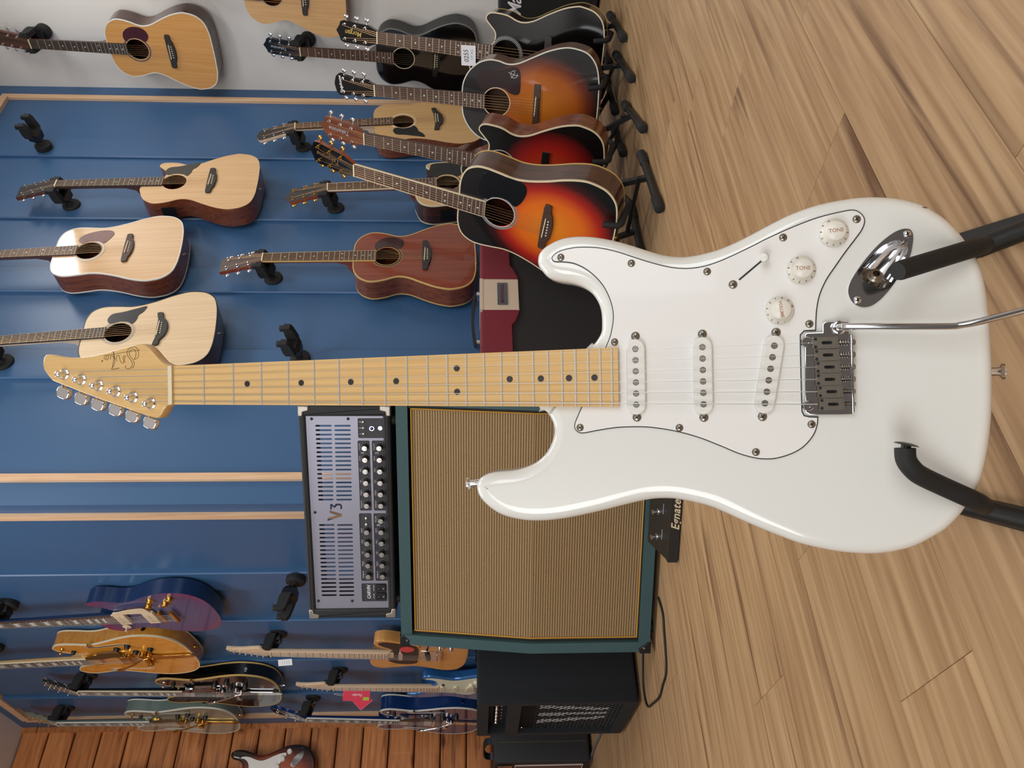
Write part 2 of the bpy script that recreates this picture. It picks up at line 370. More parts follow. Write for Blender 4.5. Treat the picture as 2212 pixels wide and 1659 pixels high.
LPS = mm([(-26, 258), (-70, 262), (-108, 248), (-128, 216), (-126, 180), (-113, 142), (-108, 110), (-121, 68), (-147, 16), (-164, -38), (-167, -88), (-152, -140), (-112, -178), (-55, -195), (0, -198), (55, -195), (112, -178), (152, -140), (167, -88), (164, -38), (146, 18), (120, 68), (111, 104), (117, 142), (128, 176), (128, 210), (116, 236), (98, 232), (80, 200), (58, 172), (36, 164), (26, 176)])
ESS = mm(sym([(26, 200), (44, 192), (62, 205), (72, 236), (92, 266), (122, 276), (146, 258), (156, 226), (150, 178), (141, 136), (144, 96), (165, 40), (190, -20), (205, -78), (204, -130), (186, -184), (146, -224), (92, -244), (42, -250), (0, -251)]))

def fret_y(L, n): return L * 2 ** (-n / 12)
def neck_half(L, y, w0, w1, yend): return (w0 + (w1 - w0) * (L - y) / (L - yend)) / 2
def fretboard(root, L, nf, w0, w1, zt_, th, m, inlay='dot', inlay_m=None, bind=None, ytail=.004, dots12=True, face=None, wire=True):
    ye = fret_y(L, nf) - ytail; H2 = lambda y: neck_half(L, y, w0, w1, ye)
    fb = MB(); pts = [(-H2(L), L), (-H2(ye), ye), (H2(ye), ye), (H2(L), L)]
    fo = fb.prism(pts, zt_ - th, zt_).obj('fretboard', m, root)
    if bind: plate('fretboard_binding', [(-H2(L) - .0022, L), (-H2(ye) - .0022, ye - .002), (H2(ye) + .0022, ye - .002), (H2(L) + .0022, L)], [], zt_ - th - .0004, zt_ - .0004, bind, fo)
    for n in range(1, nf + 1):
        y = fret_y(L, n); h = H2(y) - .0006
        MB().tube([(-h, y, zt_), (h, y, zt_)], .0011, 6).obj('fret', fret_m if wire else rosewd, fo)
    for n in (3, 5, 7, 9, 12, 15, 17, 19, 21) if inlay != 'block' else (1, 3, 5, 7, 9, 12, 15, 17, 19):
        if n > nf: continue
        y = (fret_y(L, n) + fret_y(L, n - 1)) / 2; g_ = fret_y(L, n - 1) - fret_y(L, n)
        if inlay == 'block':
            plate('inlay', rrect(-H2(y) * .62, y - g_ * .3, H2(y) * .62, y + g_ * .3, .001, 2), [], zt_ - .001, zt_ + .0003, inlay_m or pearl, fo)
        else:
            for x in ((0,) if n != 12 else (-.0115, .0115)):
                plate('inlay', circle(x, y, .0031, 14), [], zt_ - .001, zt_ + .0003, inlay_m or pearl, fo)
    nb = MB().box((0, L + .002, zt_ - .0005), (w0, .0045, .008)).obj('nut', bone, root)
    return fo, H2, ye
def neck_shape(root, L, H2, y0, y1, zf, d0, d1, m, heel=None):
    """half round neck from y0 (body) to y1 (nut)"""
    rs = []; ys = [y0 + (y1 - y0) * i / 8 for i in range(9)]
    for y in ys:
        h = H2(y) + .0002; d = d0 + (d1 - d0) * (y - y0) / (y1 - y0)
        if heel and y < y0 + .03: pass
        rs.append([(h * math.cos(math.pi * j / 10), y, zf - d * math.sin(math.pi * j / 10) ** .8) for j in range(11)])
    b = MB().rings([list(reversed(r)) for r in rs]); o = b.obj('neck', m, root)
    if heel:
        h = H2(y0); hb = MB(); z2 = heel
        hb.rings([[(-.9 * h, y0 - .004, zf - .004), (.9 * h, y0 - .004, zf - .004), (.8 * h, y0 + .075, zf - .012), (-.8 * h, y0 + .075, zf - .012)],
                  [(-.85 * h, y0 - .004, zf - .03), (.85 * h, y0 - .004, zf - .03), (.6 * h, y0 + .035, zf - .03), (-.6 * h, y0 + .035, zf - .03)],
                  [(-.6 * h, y0 - .004, z2), (.6 * h, y0 - .004, z2), (.4 * h, y0 + .014, z2), (-.4 * h, y0 + .014, z2)]][::-1])
        hb.obj('heel', m, root, 60)
    return o
HEADS = {
 'square': [(-22, 0), (-26, 14), (-35, 30), (-36, 60), (-38, 178), (38, 178), (36, 60), (35, 30), (26, 14), (22, 0)],
 'taylor': [(-22, 0), (-30, 20), (-36, 36), (-37, 100), (-39, 158), (-33, 172), (-20, 180), (0, 186), (20, 180), (33, 172), (39, 158), (37, 100), (36, 36), (30, 20), (22, 0)],
 'wave': [(-22, 0), (-30, 22), (-37, 38), (-38, 100), (-40, 150), (-34, 166), (-22, 170), (-10, 178), (0, 186), (10, 178), (22, 170), (34, 166), (40, 150), (38, 100), (37, 38), (30, 22), (22, 0)],
 'epi': [(-22, 0), (-27, 16), (-33, 34), (-33, 100), (-40, 150), (-42, 166), (-30, 180), (-12, 186), (0, 189), (12, 186), (30, 180), (42, 166), (40, 150), (33, 100), (33, 34), (27, 16), (22, 0)],
 'open': [(-21, 0), (-30, 24), (-36, 44), (-37, 120), (-40, 160), (-22, 168), (0, 160), (22, 168), (40, 160), (37, 120), (36, 44), (30, 24), (21, 0)],
}
def tuner(parent_root, px, py, side, mx, hw_, hm, zf, bm=None):
    t = MB().lathe((px, py, zf), (0, 0, 1), [(0, .0055), (.002, .0055), (.0025, .0035), (.010, .003), (.0105, .0035), (.012, .0028), (.0122, 0)], 12)
    o = t.obj('tuner', hm, parent_root, mx=mx)
    ex = side * hw_
    MB().cyl((side * (hw_ - .012), py, zf - .012), (ex + side * .008, py, zf - .012), .0028, n=8).obj('tuner_shaft', hm, o)
    MB().ball((ex + side * .015, py, zf - .012), .0095, 10, (.85, 1.1, .45)).obj('tuner_button', bm or hm, o)
    return o
def headstock33(root, L, kind, m_face, m_side, hm, tilt, zf, string_m, w0, sxs, logo=None, logo_m=None, logo_mode='along', logo_size=.02, tuner_b=None, z_str=.002):
    mx = Matrix.Translation((0, L + .004, zf)) @ Matrix.Rotation(-tilt, 4, 'X')
    pts = mm(HEADS[kind])
    h = MB().prism(pts, -.0155, -.0012).obj('headstock', m_side, root, mx=mx)
    plate('headstock_face', inset(ccw(pts), .0002), [], -.0012, 0, m_face, root, mx=mx)
    posts = []
    for i in range(3):
        for sd in (-1, 1):
            px, py = sd * .0255, .052 + i * .047
            tuner(root, px, py, sd, mx, .037, hm, .0, tuner_b); posts.append((px, py, sd, i))
    for (px, py, sd, i) in posts:
        k = 2 - i if False else i
        xs = sxs[(0, 1, 2)[k]] if sd < 0 else sxs[(5, 4, 3)[k]]
        p1 = mx @ V((px - sd * .003, py, .006))
        MB().tube([(xs, L + .001, zf + z_str), p1], .0006, 5).obj('string_end', string_m, root)
    if logo:
        if logo_mode == 'along': lm = mx @ TR(0, .105, .0003, R(90))
        else: lm = mx @ TR(0, .158, .0003, R(8))
        text('logo', logo, logo_size, logo_m or pearl, root, lm, shear=.25, bold=.0002, xs=.95)
    return mx
def strings(root, sx0, sx1, y0, y1, z0, z1, m, rs=(.0007, .0006, .0005, .00045, .0004, .00035)):
    for a, b, r in zip(sx0, sx1, rs): MB().tube([(a, y0, z0), (b, y1, z1)], r, 5).obj('string', m, root)

def place2(pa, pb, ya, yb, zp, Ppl, n, xhint):
    """guitar frame from two points of its centre line seen in the photograph, on a given plane"""
    A = hit(*pa, Ppl, n); B = hit(*pb, Ppl, n); d = A - B; s = d.length / (ya - yb)
    Y = d.normalized(); Zx = V(n).normalized(); X = Y.cross(Zx).normalized()
    o = B - Y * yb * s - Zx * zp * s
    m = frame(o, X * s, Y * s, Zx * s); return m, s
def hanger(label, base, n, x, group='wall guitar hangers', reach=.115, rise=.03):
    mx = frame(base, x, V(n), Z) if V(x).cross(V(n)).dot(Z) > 0 else frame(base, -V(x), V(n), Z)
    t = thing('guitar_hanger', label, 'guitar hanger', mx, group)
    MB().lathe((0, 0, 0), (0, 1, 0), [(0, .036), (.010, .036), (.0145, .0375), (.022, .036), (.0255, .031), (.0255, 0)], 28).obj('base', black_rub, t)
    MB().tube([(0, .02, 0), (0, .034, rise * .3), (0, .05, rise * .6)], [.012, .0105, .0105], 12).obj('stem', black_met, t)
    b = MB(); b.rings([[(-w_, y, z0), (w_, y, z0), (w_, y, z1), (-w_, y, z1)] for y, w_, z0, z1 in ((.04, .014, rise - .036, rise - .002), (.052, .023, rise - .044, rise + .006), (reach - .035, .027, rise - .042, rise + .012), (reach - .02, .042, rise - .030, rise + .008))][::-1]); b.obj('body', black_pl, t, 25)
    for s in (-1, 1):
        y = MB(); y.rings([[(s * .037 - .0125, q, rise + a), (s * .037 + .0125, q, rise + a), (s * .037 + .0125, q, rise + b_), (s * .037 - .0125, q, rise + b_)] for q, a, b_ in ((reach - .032, -.032, .004), (reach - .015, -.028, .011), (reach + .024, -.018, .014), (reach + .034, -.010, .012))][::-1])
        p = y.obj('prong', black_rub, t, 25)
        MB().rprism(rrect(s * .037 - .009, reach + .012, s * .037 + .009, reach + .032, .004), rise + .008, rise + .028, .002, 2).obj('lock_pad', black_rub, p)
    return t

# ------------------------------------------------------------------ acoustic guitars
def acoustic(name, label, mx, outline, top_m, side_m, L=.648, depth=.1, neck_m=mahog, fb_m=rosewd, head='wave', face_m=None, head_side=None, hw_m=chrome,
             bind=None, back_bind=None, fb_bind=None, rosette=((.052, .0545), (.057, .061), (.0635, .065)), ros_m=(None, None, None), guard=None, guard_m=None,
             bridge='belly', bridge_m=ebony, logo=None, logo_m=None, logo_mode='along', logo_size=.022, group=None, nf=20, inlay_m=pearl, pins=bone, tilt=R(14), preamp=False, tuner_b=None, hole=True, headless=False):
    t = thing(name, label, 'guitar', mx, group)
    o = ccw(spline(outline, 5)); hy = .1535; hr = .0505
    sd = MB(); q = inset(o, .004)
    sd.rings([[(x, y, -depth) for x, y in q], [(x, y, -depth + .004) for x, y in o], [(x, y, -.0015) for x, y in o]], True, False); sd.obj('sides_and_back', side_m, t)
    circ = [circle(0, hy, hr, 36)]
    plate('soundboard', inset(o, .0006), circ, -.003, 0, top_m, t)
    if bind:
        plate('binding', inset(o, -.0008), [inset(o, .0032)], -.0055, .0006, bind, t)
    if back_bind: plate('back_binding', inset(o, -.0008), [inset(o, .004)], -depth - .0004, -depth + .0055, back_bind, t)
    for (r0, r1), rm in zip(rosette, ros_m):
        plate('rosette', circle(0, hy, r1, 40), [circle(0, hy, r0, 40)], .0001, .0006, rm or pearl, t)
    if guard:
        plate('pickguard', ccw(spline(mm(guard), 5)), [], .0002, .0016, guard_m or black_pl, t)
    sp = .0108; sx0 = [(-2.5 + i) * sp for i in range(6)]; sx1 = [(-2.5 + i) * .0072 for i in range(6)]
    B = {'belly': [(-82, 9), (-55, 11), (0, 12), (55, 11), (82, 9), (82, -12), (60, -14), (40, -22), (0, -27), (-40, -22), (-60, -14), (-82, -12)],
         'wing': [(-84, 14), (-50, 7), (0, 7), (50, 7), (84, 14), (84, -9), (60, -12), (38, -28), (0, -36), (-38, -28), (-60, -12), (-84, -9)],
         'bar': [(-80, 9), (80, 9), (80, -16), (-80, -16)]}[bridge]
    br = MB().rprism(spline(mm(B), 2) if bridge != 'bar' else mm(B), 0, .0085, .002, 2, False).obj('bridge', bridge_m, t)
    MB().box((0, .0005, .0095), (.073, .003, .0045), Matrix.Rotation(R(-2.5), 3, 'Z')).obj('saddle', bone, br)
    for x in sx0: MB().lathe((x, -.0105, .007), (0, 0, 1), [(0, .0028), (.0025, .0028), (.0045, .0015), (.0045, 0)], 8).obj('bridge_pin', pins, br)
    zt_ = .0068
    fo, H2, ye = fretboard(t, L, nf, .0435, .0555, zt_, .006, fb_m, 'dot', inlay_m, fb_bind)
    neck_shape(t, L, H2, fret_y(L, 14) - .002, L + .004, zt_ - .006, .021, .0165, neck_m, heel=-depth * .82)
    if not headless: headstock33(t, L, head, face_m or mahog, head_side or neck_m, hw_m, tilt, zt_, bronze, .0435, sx1, logo, logo_m, logo_mode, logo_size, tuner_b)
    strings(t, sx0, sx1, -.0075, L, .0105, zt_ + .002, bronze)
    MB().lathe((0, min(y for x, y in o) + .001, -depth / 2), (0, -1, 0), [(0, .006), (.003, .006), (.004, .0035), (.010, .0035), (.013, .0055), (.014, 0)], 12).obj('end_pin', chrome if hw_m is chrome else gold_m, t)
    if preamp:
        w_ = .05; xs = min(x for x, y in o if y > .1 and y < .2)
        MB().box((xs - .0005, .165, -depth * .5), (.004, .055, .05)).obj('preamp', black_pl, t)
    return t

GUARD_T = [(52, 196), (74, 204), (100, 190), (108, 150), (122, 100), (131, 62), (104, 70), (84, 88), (62, 92), (40, 106), (52, 124), (57, 155), (50, 182)]   # sharp lower point
GUARD_D = [(44, 188), (60, 205), (86, 200), (108, 168), (120, 120), (116, 82), (96, 68), (66, 80), (40, 100), (52, 122), (57, 154), (52, 176)]
GUARD_O = [(38, 194), (52, 204), (82, 198), (106, 168), (112, 128), (98, 96), (70, 86), (42, 104), (54, 126), (57, 154), (50, 180)]
GUARD_E = [(40, 206), (64, 228), (108, 222), (114, 200), (114, 150), (134, 90), (120, 66), (60, 62), (36, 70), (36, 98), (52, 122), (57, 154), (52, 182)]
GUARD_K = [(38, 196), (56, 226), (110, 220), (132, 204), (136, 140), (128, 86), (100, 74), (60, 86), (40, 106), (54, 128), (57, 156), (50, 182)]
def flipx(g_): return [(-x, y) for x, y in g_]
spruce = wood('natural spruce', S(208, 166, 118), S(226, 188, 140), (160, 2.5, 160), .3, .25)
spruce_l = wood('pale spruce', S(218, 188, 148), S(232, 206, 168), (140, 2.5, 140), .35, .2)
spruce_w = wood('warm spruce', S(196, 156, 104), S(214, 176, 122), (160, 2.5, 160), .35, .15)
amber = wood('amber spruce', S(206, 146, 78), S(222, 166, 96), (160, 2.5, 160), .25, .4)
mahog_top = wood('red mahogany top', S(112, 46, 26), S(140, 62, 36), (60, 2, 60), .2, .6)
mahog_sd = wood('mahogany sides', S(92, 46, 28), S(132, 72, 42), (90, 5, 90), .25, .4)
dark_sd = wood('dark rosewood sides', S(44, 24, 20), S(84, 46, 34), (70, 4, 70), .2, .5)
red_neck = wood('red mahogany neck', S(120, 52, 30), S(150, 70, 40), (120, 6, 120), .3, .3)
maple_sd = wood('walnut sides', S(88, 62, 44), S(116, 84, 60), (70, 4, 70), .25, .4)
tort = mat('tortoiseshell guard', S(110, 62, 56), .2, 0, .4, vary=.5, vscale=90)
dk_tort = mat('dark tortoise guard', S(74, 34, 40), .15, 0, .4, vary=.2, vscale=60)
grey_ros = mat('grey rosette', S(168, 160, 150), .4); blue_ros = mat('blue grey rosette', S(120, 132, 138), .3); dk_ros = mat('dark rosette', S(60, 52, 46), .4)
ivory = mat('ivory binding', S(222, 208, 176), .35); white_b = mat('white binding', S(226, 224, 214), .35); yel_b = mat('aged binding', S(204, 172, 104), .35)
silver_l = mat('silver logo', S(200, 200, 205), .3, .6); gold_l = mat('gold logo', S(196, 170, 90), .35, .5); bronze_l = mat('bronze logo', S(150, 118, 82), .35, .5); white_l = mat('white logo', S(232, 232, 236), .4)

def wallR(off): return K + nR * off
def wallL(off): return K + nL * off
def wallW(off): return ER + nL * off
def hang(mx, L, n, o, x, label, s=1, drop=.03):
    """hanger behind the nut of a guitar"""
    p = mx @ V((0, L + .012, 0)); d = (p - V(o)).dot(n); base = p - V(n) * d - Z * drop
    return hanger(label, base, n, x, reach=d - .03, rise=drop)
G_AC = 'acoustic guitars hung on the walls'
# natural dreadnought with black guard, top neck out of frame
m, s = place2((225.4, 720.3), (343, 711.5), .2045, 0, 0, wallR(.125), nR, dR)
acoustic('acoustic_guitar', 'pale natural dreadnought with pointed black pickguard behind the white guitar headstock', m, DREAD, spruce_l, dark_sd, guard=GUARD_T, guard_m=black_pl, bridge='wing', ros_m=(grey_ros, grey_ros, grey_ros), bind=black_pl, fb_m=ebony, inlay_m=mat('dim inlay', S(110, 106, 100), .4), head='taylor', group=G_AC, neck_m=maple_p)
hang(m, .648, nR, K, dR, 'black guitar hanger holding the pale dreadnought with pointed black pickguard')
m, s = place2((164, 542.5), (274.7, 536.7), .2045, 0, 0, wallR(.125), nR, dR)
acoustic('acoustic_guitar', 'glossy natural dreadnought with tortoiseshell pickguard and white binding on blue wall', m, DREAD, wood('glossy spruce', S(208, 166, 118), S(226, 188, 140), (160, 2.5, 160), .12, 1.0), mahog_sd, guard=GUARD_D, guard_m=tort, bridge='belly', bridge_m=rosewd, ros_m=(grey_ros, white_b, grey_ros), bind=white_b, back_bind=white_b, head='square', group=G_AC)
hang(m, .648, nR, K, dR, 'black guitar hanger holding the dreadnought with tortoiseshell pickguard')
m, s = place2((122.8, 398.8), (454.5, 391.2), .648, 0, 0, wallR(.125), nR, dR)
acoustic('acoustic_guitar', 'natural cutaway acoustic guitar with dark mahogany sides on blue wall', m, cutaway(OM), spruce, mahog_sd, guard=GUARD_T, guard_m=mat('smoky guard', S(60, 58, 54), .3), ros_m=(spruce_l, grey_ros, dk_ros), rosette=((.052, .0555),), fb_m=ebony, preamp=True, head='square', face_m=ebony, bridge='belly', group=G_AC)
hang(m, .648, nR, K, dR, 'black guitar hanger holding the natural cutaway acoustic guitar')
m, s = place2((568.6, 558), (918, 552), .645, 0, 0, wallR(.125), nR, dR)
acoustic('acoustic_guitar', 'reddish brown mahogany acoustic guitar with yellowed binding on blue wall', m, OM, mahog_top, mahog_sd, L=.645, guard=GUARD_O, guard_m=mat('dark red guard', S(52, 22, 24), .15, 0, .5), bind=yel_b, back_bind=yel_b, fb_bind=yel_b, ros_m=(yel_b, dk_ros, yel_b), rosette=((.052, .0535), (.055, .061), (.062, .0635)), head='square', face_m=rosewd, head_side=red_neck, neck_m=red_neck, group=G_AC)
hang(m, .645, nR, K, dR, 'black guitar hanger holding the reddish brown mahogany guitar')
m, s = place2((638.7, 274.7), (941.3, 258.2), .648, 0, 0, wallR(.125), nR, dR)
acoustic('acoustic_guitar', 'left-handed natural dreadnought with dark pickguard behind the floor guitars', m, DREAD, spruce_w, mahog_sd, guard=flipx(GUARD_T), guard_m=black_pl, bridge='wing', ros_m=(spruce_l,), rosette=((.052, .064),), neck_m=maple_p, head='taylor', face_m=ebony, group=G_AC)
hang(m, .648, nR, K, dR, 'black guitar hanger holding the left-handed natural dreadnought')
m, s = place2((709, 406.3), (966, 395), .648, .1535, 0, wallR(.125), nR, dR)
acoustic('acoustic_guitar', 'natural cutaway acoustic guitar with gold tuners and cream neck binding', m, cutaway(DREAD), spruce_w, dark_sd, guard=GUARD_K, guard_m=black_pl, bind=ivory, back_bind=ivory, fb_bind=ivory, hw_m=gold_m, head='wave', face_m=ebony, head_side=red_neck, neck_m=red_neck, ros_m=(ivory, dk_ros, ivory), preamp=True, group=G_AC)
hang(m, .648, nR, K, dR, 'black guitar hanger holding the cutaway guitar with gold tuners')
# on the white wall
m, s = place2((67, 93.7), (368.4, 110.9), .645, 0, 0, wallW(.125), nL, -dL)
acoustic('acoustic_guitar', 'amber topped acoustic guitar with dark red teardrop pickguard on white wall', m, OM, amber, dark_sd, L=.645, guard=GUARD_O, guard_m=dk_tort, bind=white_b, ros_m=(grey_ros, dk_ros, grey_ros), head='square', face_m=dark_sd, fb_m=ebony, group=G_AC)
hang(m, .645, nL, ER, -dL, 'black guitar hanger holding the amber acoustic guitar')
m, s = place2((586, -9), (655, -4), .1535, 0, 0, wallW(.125), nL, -dL)
acoustic('acoustic_guitar', 'light tan acoustic guitar without binding on white wall above the black one', m, OM, wood('tan spruce', S(200, 156, 104), S(216, 174, 124), (120, 2.5, 120), .4), mahog_sd, ros_m=(grey_ros,), rosette=((.052, .056),), group=G_AC)
hang(m, .648, nL, ER, -dL, 'black guitar hanger holding the light tan acoustic guitar')
m, s = place2((649.6, 110.6), (939.5, 130.4), .648, 0, 0, wallW(.125), nL, -dL)
acoustic('acoustic_guitar', 'black acoustic guitar hung on the white wall', m, OM, black_gl, mat('black satin', S(34, 35, 36), .35), bind=mat('grey binding', S(120, 122, 122), .4), ros_m=(ivory,), rosette=((.052, .0555),), head='wave', face_m=black_gl, head_side=black_gl, logo='Takamine', logo_m=silver_l, bridge_m=black_pl, group=G_AC)
hang(m, .648, nL, ER, -dL, 'black guitar hanger holding the black acoustic guitar')
# empty hangers
hanger('empty black guitar hanger beside the wooden strip near the ceiling', hit(96, 320, K + nR * .016, nR), nR, dR)
hanger('empty black guitar hanger behind the white guitar neck', hit(650, 779, K + nR * .016, nR), nR, dR)
hanger('empty black guitar hanger above the silver amplifier head', hit(640, 1247, K + nL * .016, nL), nL, -dL)

# ------------------------------------------------------------------ acoustic guitars standing on the floor
def place_floor(pa, pb, ya, yb, az, lean, k=1):
    n = V((-math.sin(az) * math.cos(lean), -math.cos(az) * math.cos(lean), math.sin(lean)))
    P = CAM + ray(*pb) * 2.5
    m, s = place2(pa, pb, ya, yb, 0, P, n, None)
    P = CAM + ray(*pb) * 2.5 / s * k
    mz, s2 = place2(pa, pb, ya, yb, 0, P, n, None); print('floor guitar at', tuple(round(q, 3) for q in mz.translation), 'size', round(s2, 3)); return mz
def guitar_stand(label, gm, ybot, depth, rpx, lpx=None, group='guitar stands in the row of floor guitars'):
    """A-frame stand under a guitar; gm = guitar frame, ybot = lower edge of its body, rpx / lpx = ends of its foot bars"""
    n = gm.col[2].xyz.normalized(); x = gm.col[0].xyz; x = V((x.x, x.y, 0)).normalized(); bk = V((-n.x, -n.y, 0)).normalized()
    b = gm @ V((0, ybot, -depth / 2)); base = V((b.x, b.y, 0)) + bk * .03
    t = thing('guitar_stand', label, 'guitar stand', frame(base, x, bk, Z), group); fi = t.matrix_world.inverted(); h = b.z
    R0, R1 = [fi @ on_floor(*p, .016) for p in rpx]
    if lpx: L0, L1 = [fi @ on_floor(*p, .016) for p in lpx]
    else: L0, L1 = R0 - V((R0.x * 2, 0, 0)), R1 - V((R1.x * 2, 0, 0))
    ap = V((0, .16, h + .30))
    for s, q0, q1 in ((1, R0, R1), (-1, L0, L1)):
        mid = q0.lerp(q1, .45); kn = V((s * .11, .09, h + .01))
        MB().tube([ap + V((s * .02, 0, 0)), kn, mid], .0115, 4).obj('leg', black_met, t, 60)
        f = MB().tube([q0, q1], .0115, 10).obj('foot_bar', black_met, t); d = (q1 - q0).normalized()
        for e0, e1 in ((q0, d), (q1, -d)): MB().tube([e0 - e1 * .012, e0 - e1 * .010, e0 + e1 * .05, e0 + e1 * .06], [.010, .0155, .0155, .012], 12).obj('rubber_cap', black_rub, f)
        loc = [gm @ V((s * .1, ybot - .010, -depth - .008)), gm @ V((s * .1, ybot - .0125, .012)), gm @ V((s * .098, ybot - .006, .024)), gm @ V((s * .09, ybot + .04, .027))]
        MB().tube([kn] + [fi @ p for p in loc], .0095, 10).obj('cradle_arm', black_rub, t, 60)
    MB().tube([L0.lerp(L1, .45) + V((0, 0, .03)), R0.lerp(R1, .45) + V((0, 0, .03))], .007, 8).obj('cross_bar', black_met, t)
    return t
G_FL = 'acoustic guitars standing in a row on the floor'
redburst = burst('red sunburst', [(0, S(232, 140, 30)), (.42, S(226, 106, 24)), (.62, S(176, 36, 24)), (.78, S(60, 16, 16)), (.9, S(10, 9, 10))], 0, -.02, .215, .255)
honeyburst = burst('tobacco sunburst', [(0, S(196, 116, 30)), (.5, S(176, 92, 24)), (.68, S(110, 46, 22)), (.82, S(30, 18, 18)), (.92, S(12, 11, 12))], 0, -.02, .225, .26)
darkburst = burst('dark red sunburst', [(0, S(206, 84, 30)), (.4, S(170, 34, 24)), (.58, S(110, 20, 20)), (.7, S(18, 10, 10)), (.8, S(10, 9, 9))], 0, -.03, .225, .25)
FG = []
m = place_floor((768, 366.5), (1176.5, 489), .648, 0, R(47), R(20))
FG.append((acoustic('acoustic_guitar', 'red sunburst acoustic guitar with gold tuners standing nearest the maroon amplifier', m, DREAD, redburst, dark_sd, guard=GUARD_K, guard_m=mat('black guard', S(14, 16, 20), .25), bind=ivory, back_bind=yel_b, fb_bind=ivory, hw_m=gold_m, head='wave', face_m=black_gl, head_side=red_neck, neck_m=mahog, logo='Takamine', logo_m=bronze_l, rosette=((.052, .054), (.055, .0595), (.061, .0625)), ros_m=(white_b, blue_ros, grey_ros), bridge_m=rosewd, pins=white_pl, logo_size=.026, group=G_FL), m, -.22, .1))
guitar_stand('black folding guitar stand under the red sunburst guitar with gold tuners', m, -.22, .1, ((1386, 338), (1424, 448)), ((1364, 452), (1388, 560)))
m = place_floor((789.4, 298.9), (1172, 374), .648, 0, R(42), R(15))
acoustic('acoustic_guitar', 'brown cutaway acoustic guitar with dark red burst top standing on the floor', m, cutaway(OM), darkburst, mahog_sd, bind=ivory, head='wave', face_m=mahog_sd, head_side=mahog_sd, hw_m=chrome, logo='Takamine', logo_m=silver_l, bridge='bar', bridge_m=black_pl, ros_m=(grey_ros,), rosette=((.052, .056),), logo_size=.024, group=G_FL)
guitar_stand('black folding guitar stand under the brown cutaway guitar', m, -.206, .1, ((1350, 228), (1388, 277)), ((1327, 282), (1345, 330)))
m = place_floor((811.6, 195), (1157, 229), .64, 0, R(35), R(14), .97)
acoustic('acoustic_guitar', 'orange sunburst acoustic guitar with large dark pickguard standing on the floor', m, SLOPE, honeyburst, maple_sd, L=.64, guard=GUARD_E, guard_m=mat('brown black guard', S(52, 40, 42), .2), bind=white_b, head='epi', face_m=black_gl, head_side=black_gl, logo='Epiphone', logo_m=white_l, logo_mode='across', bridge='bar', bridge_m=rosewd, rosette=((.052, .055),), ros_m=(ivory,), pins=black_pl, logo_size=.019, group=G_FL)
guitar_stand('black folding guitar stand under the orange sunburst guitar', m, -.2375, .1, ((1331, 119), (1363, 169)), ((1309, 170), (1328, 240)))
emb = mat('guard emblem', S(190, 196, 200), .3); eg = MB()
eg.tube([(.108 + .013 * math.cos(a_ * .5), .088 + .013 * math.sin(a_ * .5), .0019) for a_ in range(11)], .0012, 5); eg.tube([(.094, .098, .0019), (.108, .088, .0019), (.124, .084, .0019)], .0012, 5); eg.tube([(.114, .110, .0019), (.106, .088, .0019), (.104, .070, .0019)], .0012, 5)
eg.obj('guard_emblem', emb, bpy.data.objects['acoustic_guitar.011'])
m4 = place_floor((817.4, 81.2), (1180, 130), .648, 0, R(33), R(14), 1.05)
acoustic('acoustic_guitar', 'black cutaway acoustic guitar with white binding standing on the floor', m4, cutaway(OM), black_gl, mat('dark walnut gloss', S(44, 34, 28), .2, 0, .4), bind=ivory, back_bind=yel_b, head='wave', face_m=black_gl, head_side=black_gl, logo='Morgan', logo_m=gold_l, rosette=((.052, .0545), (.057, .060), (.0625, .0645)), ros_m=(blue_ros, grey_ros, blue_ros), logo_size=.026, group=G_FL)
guitar_stand('black folding guitar stand under the black cutaway guitar', m4, -.206, .1, ((1318, 34), (1346, 81)), ((1300, 90), (1316, 140)))

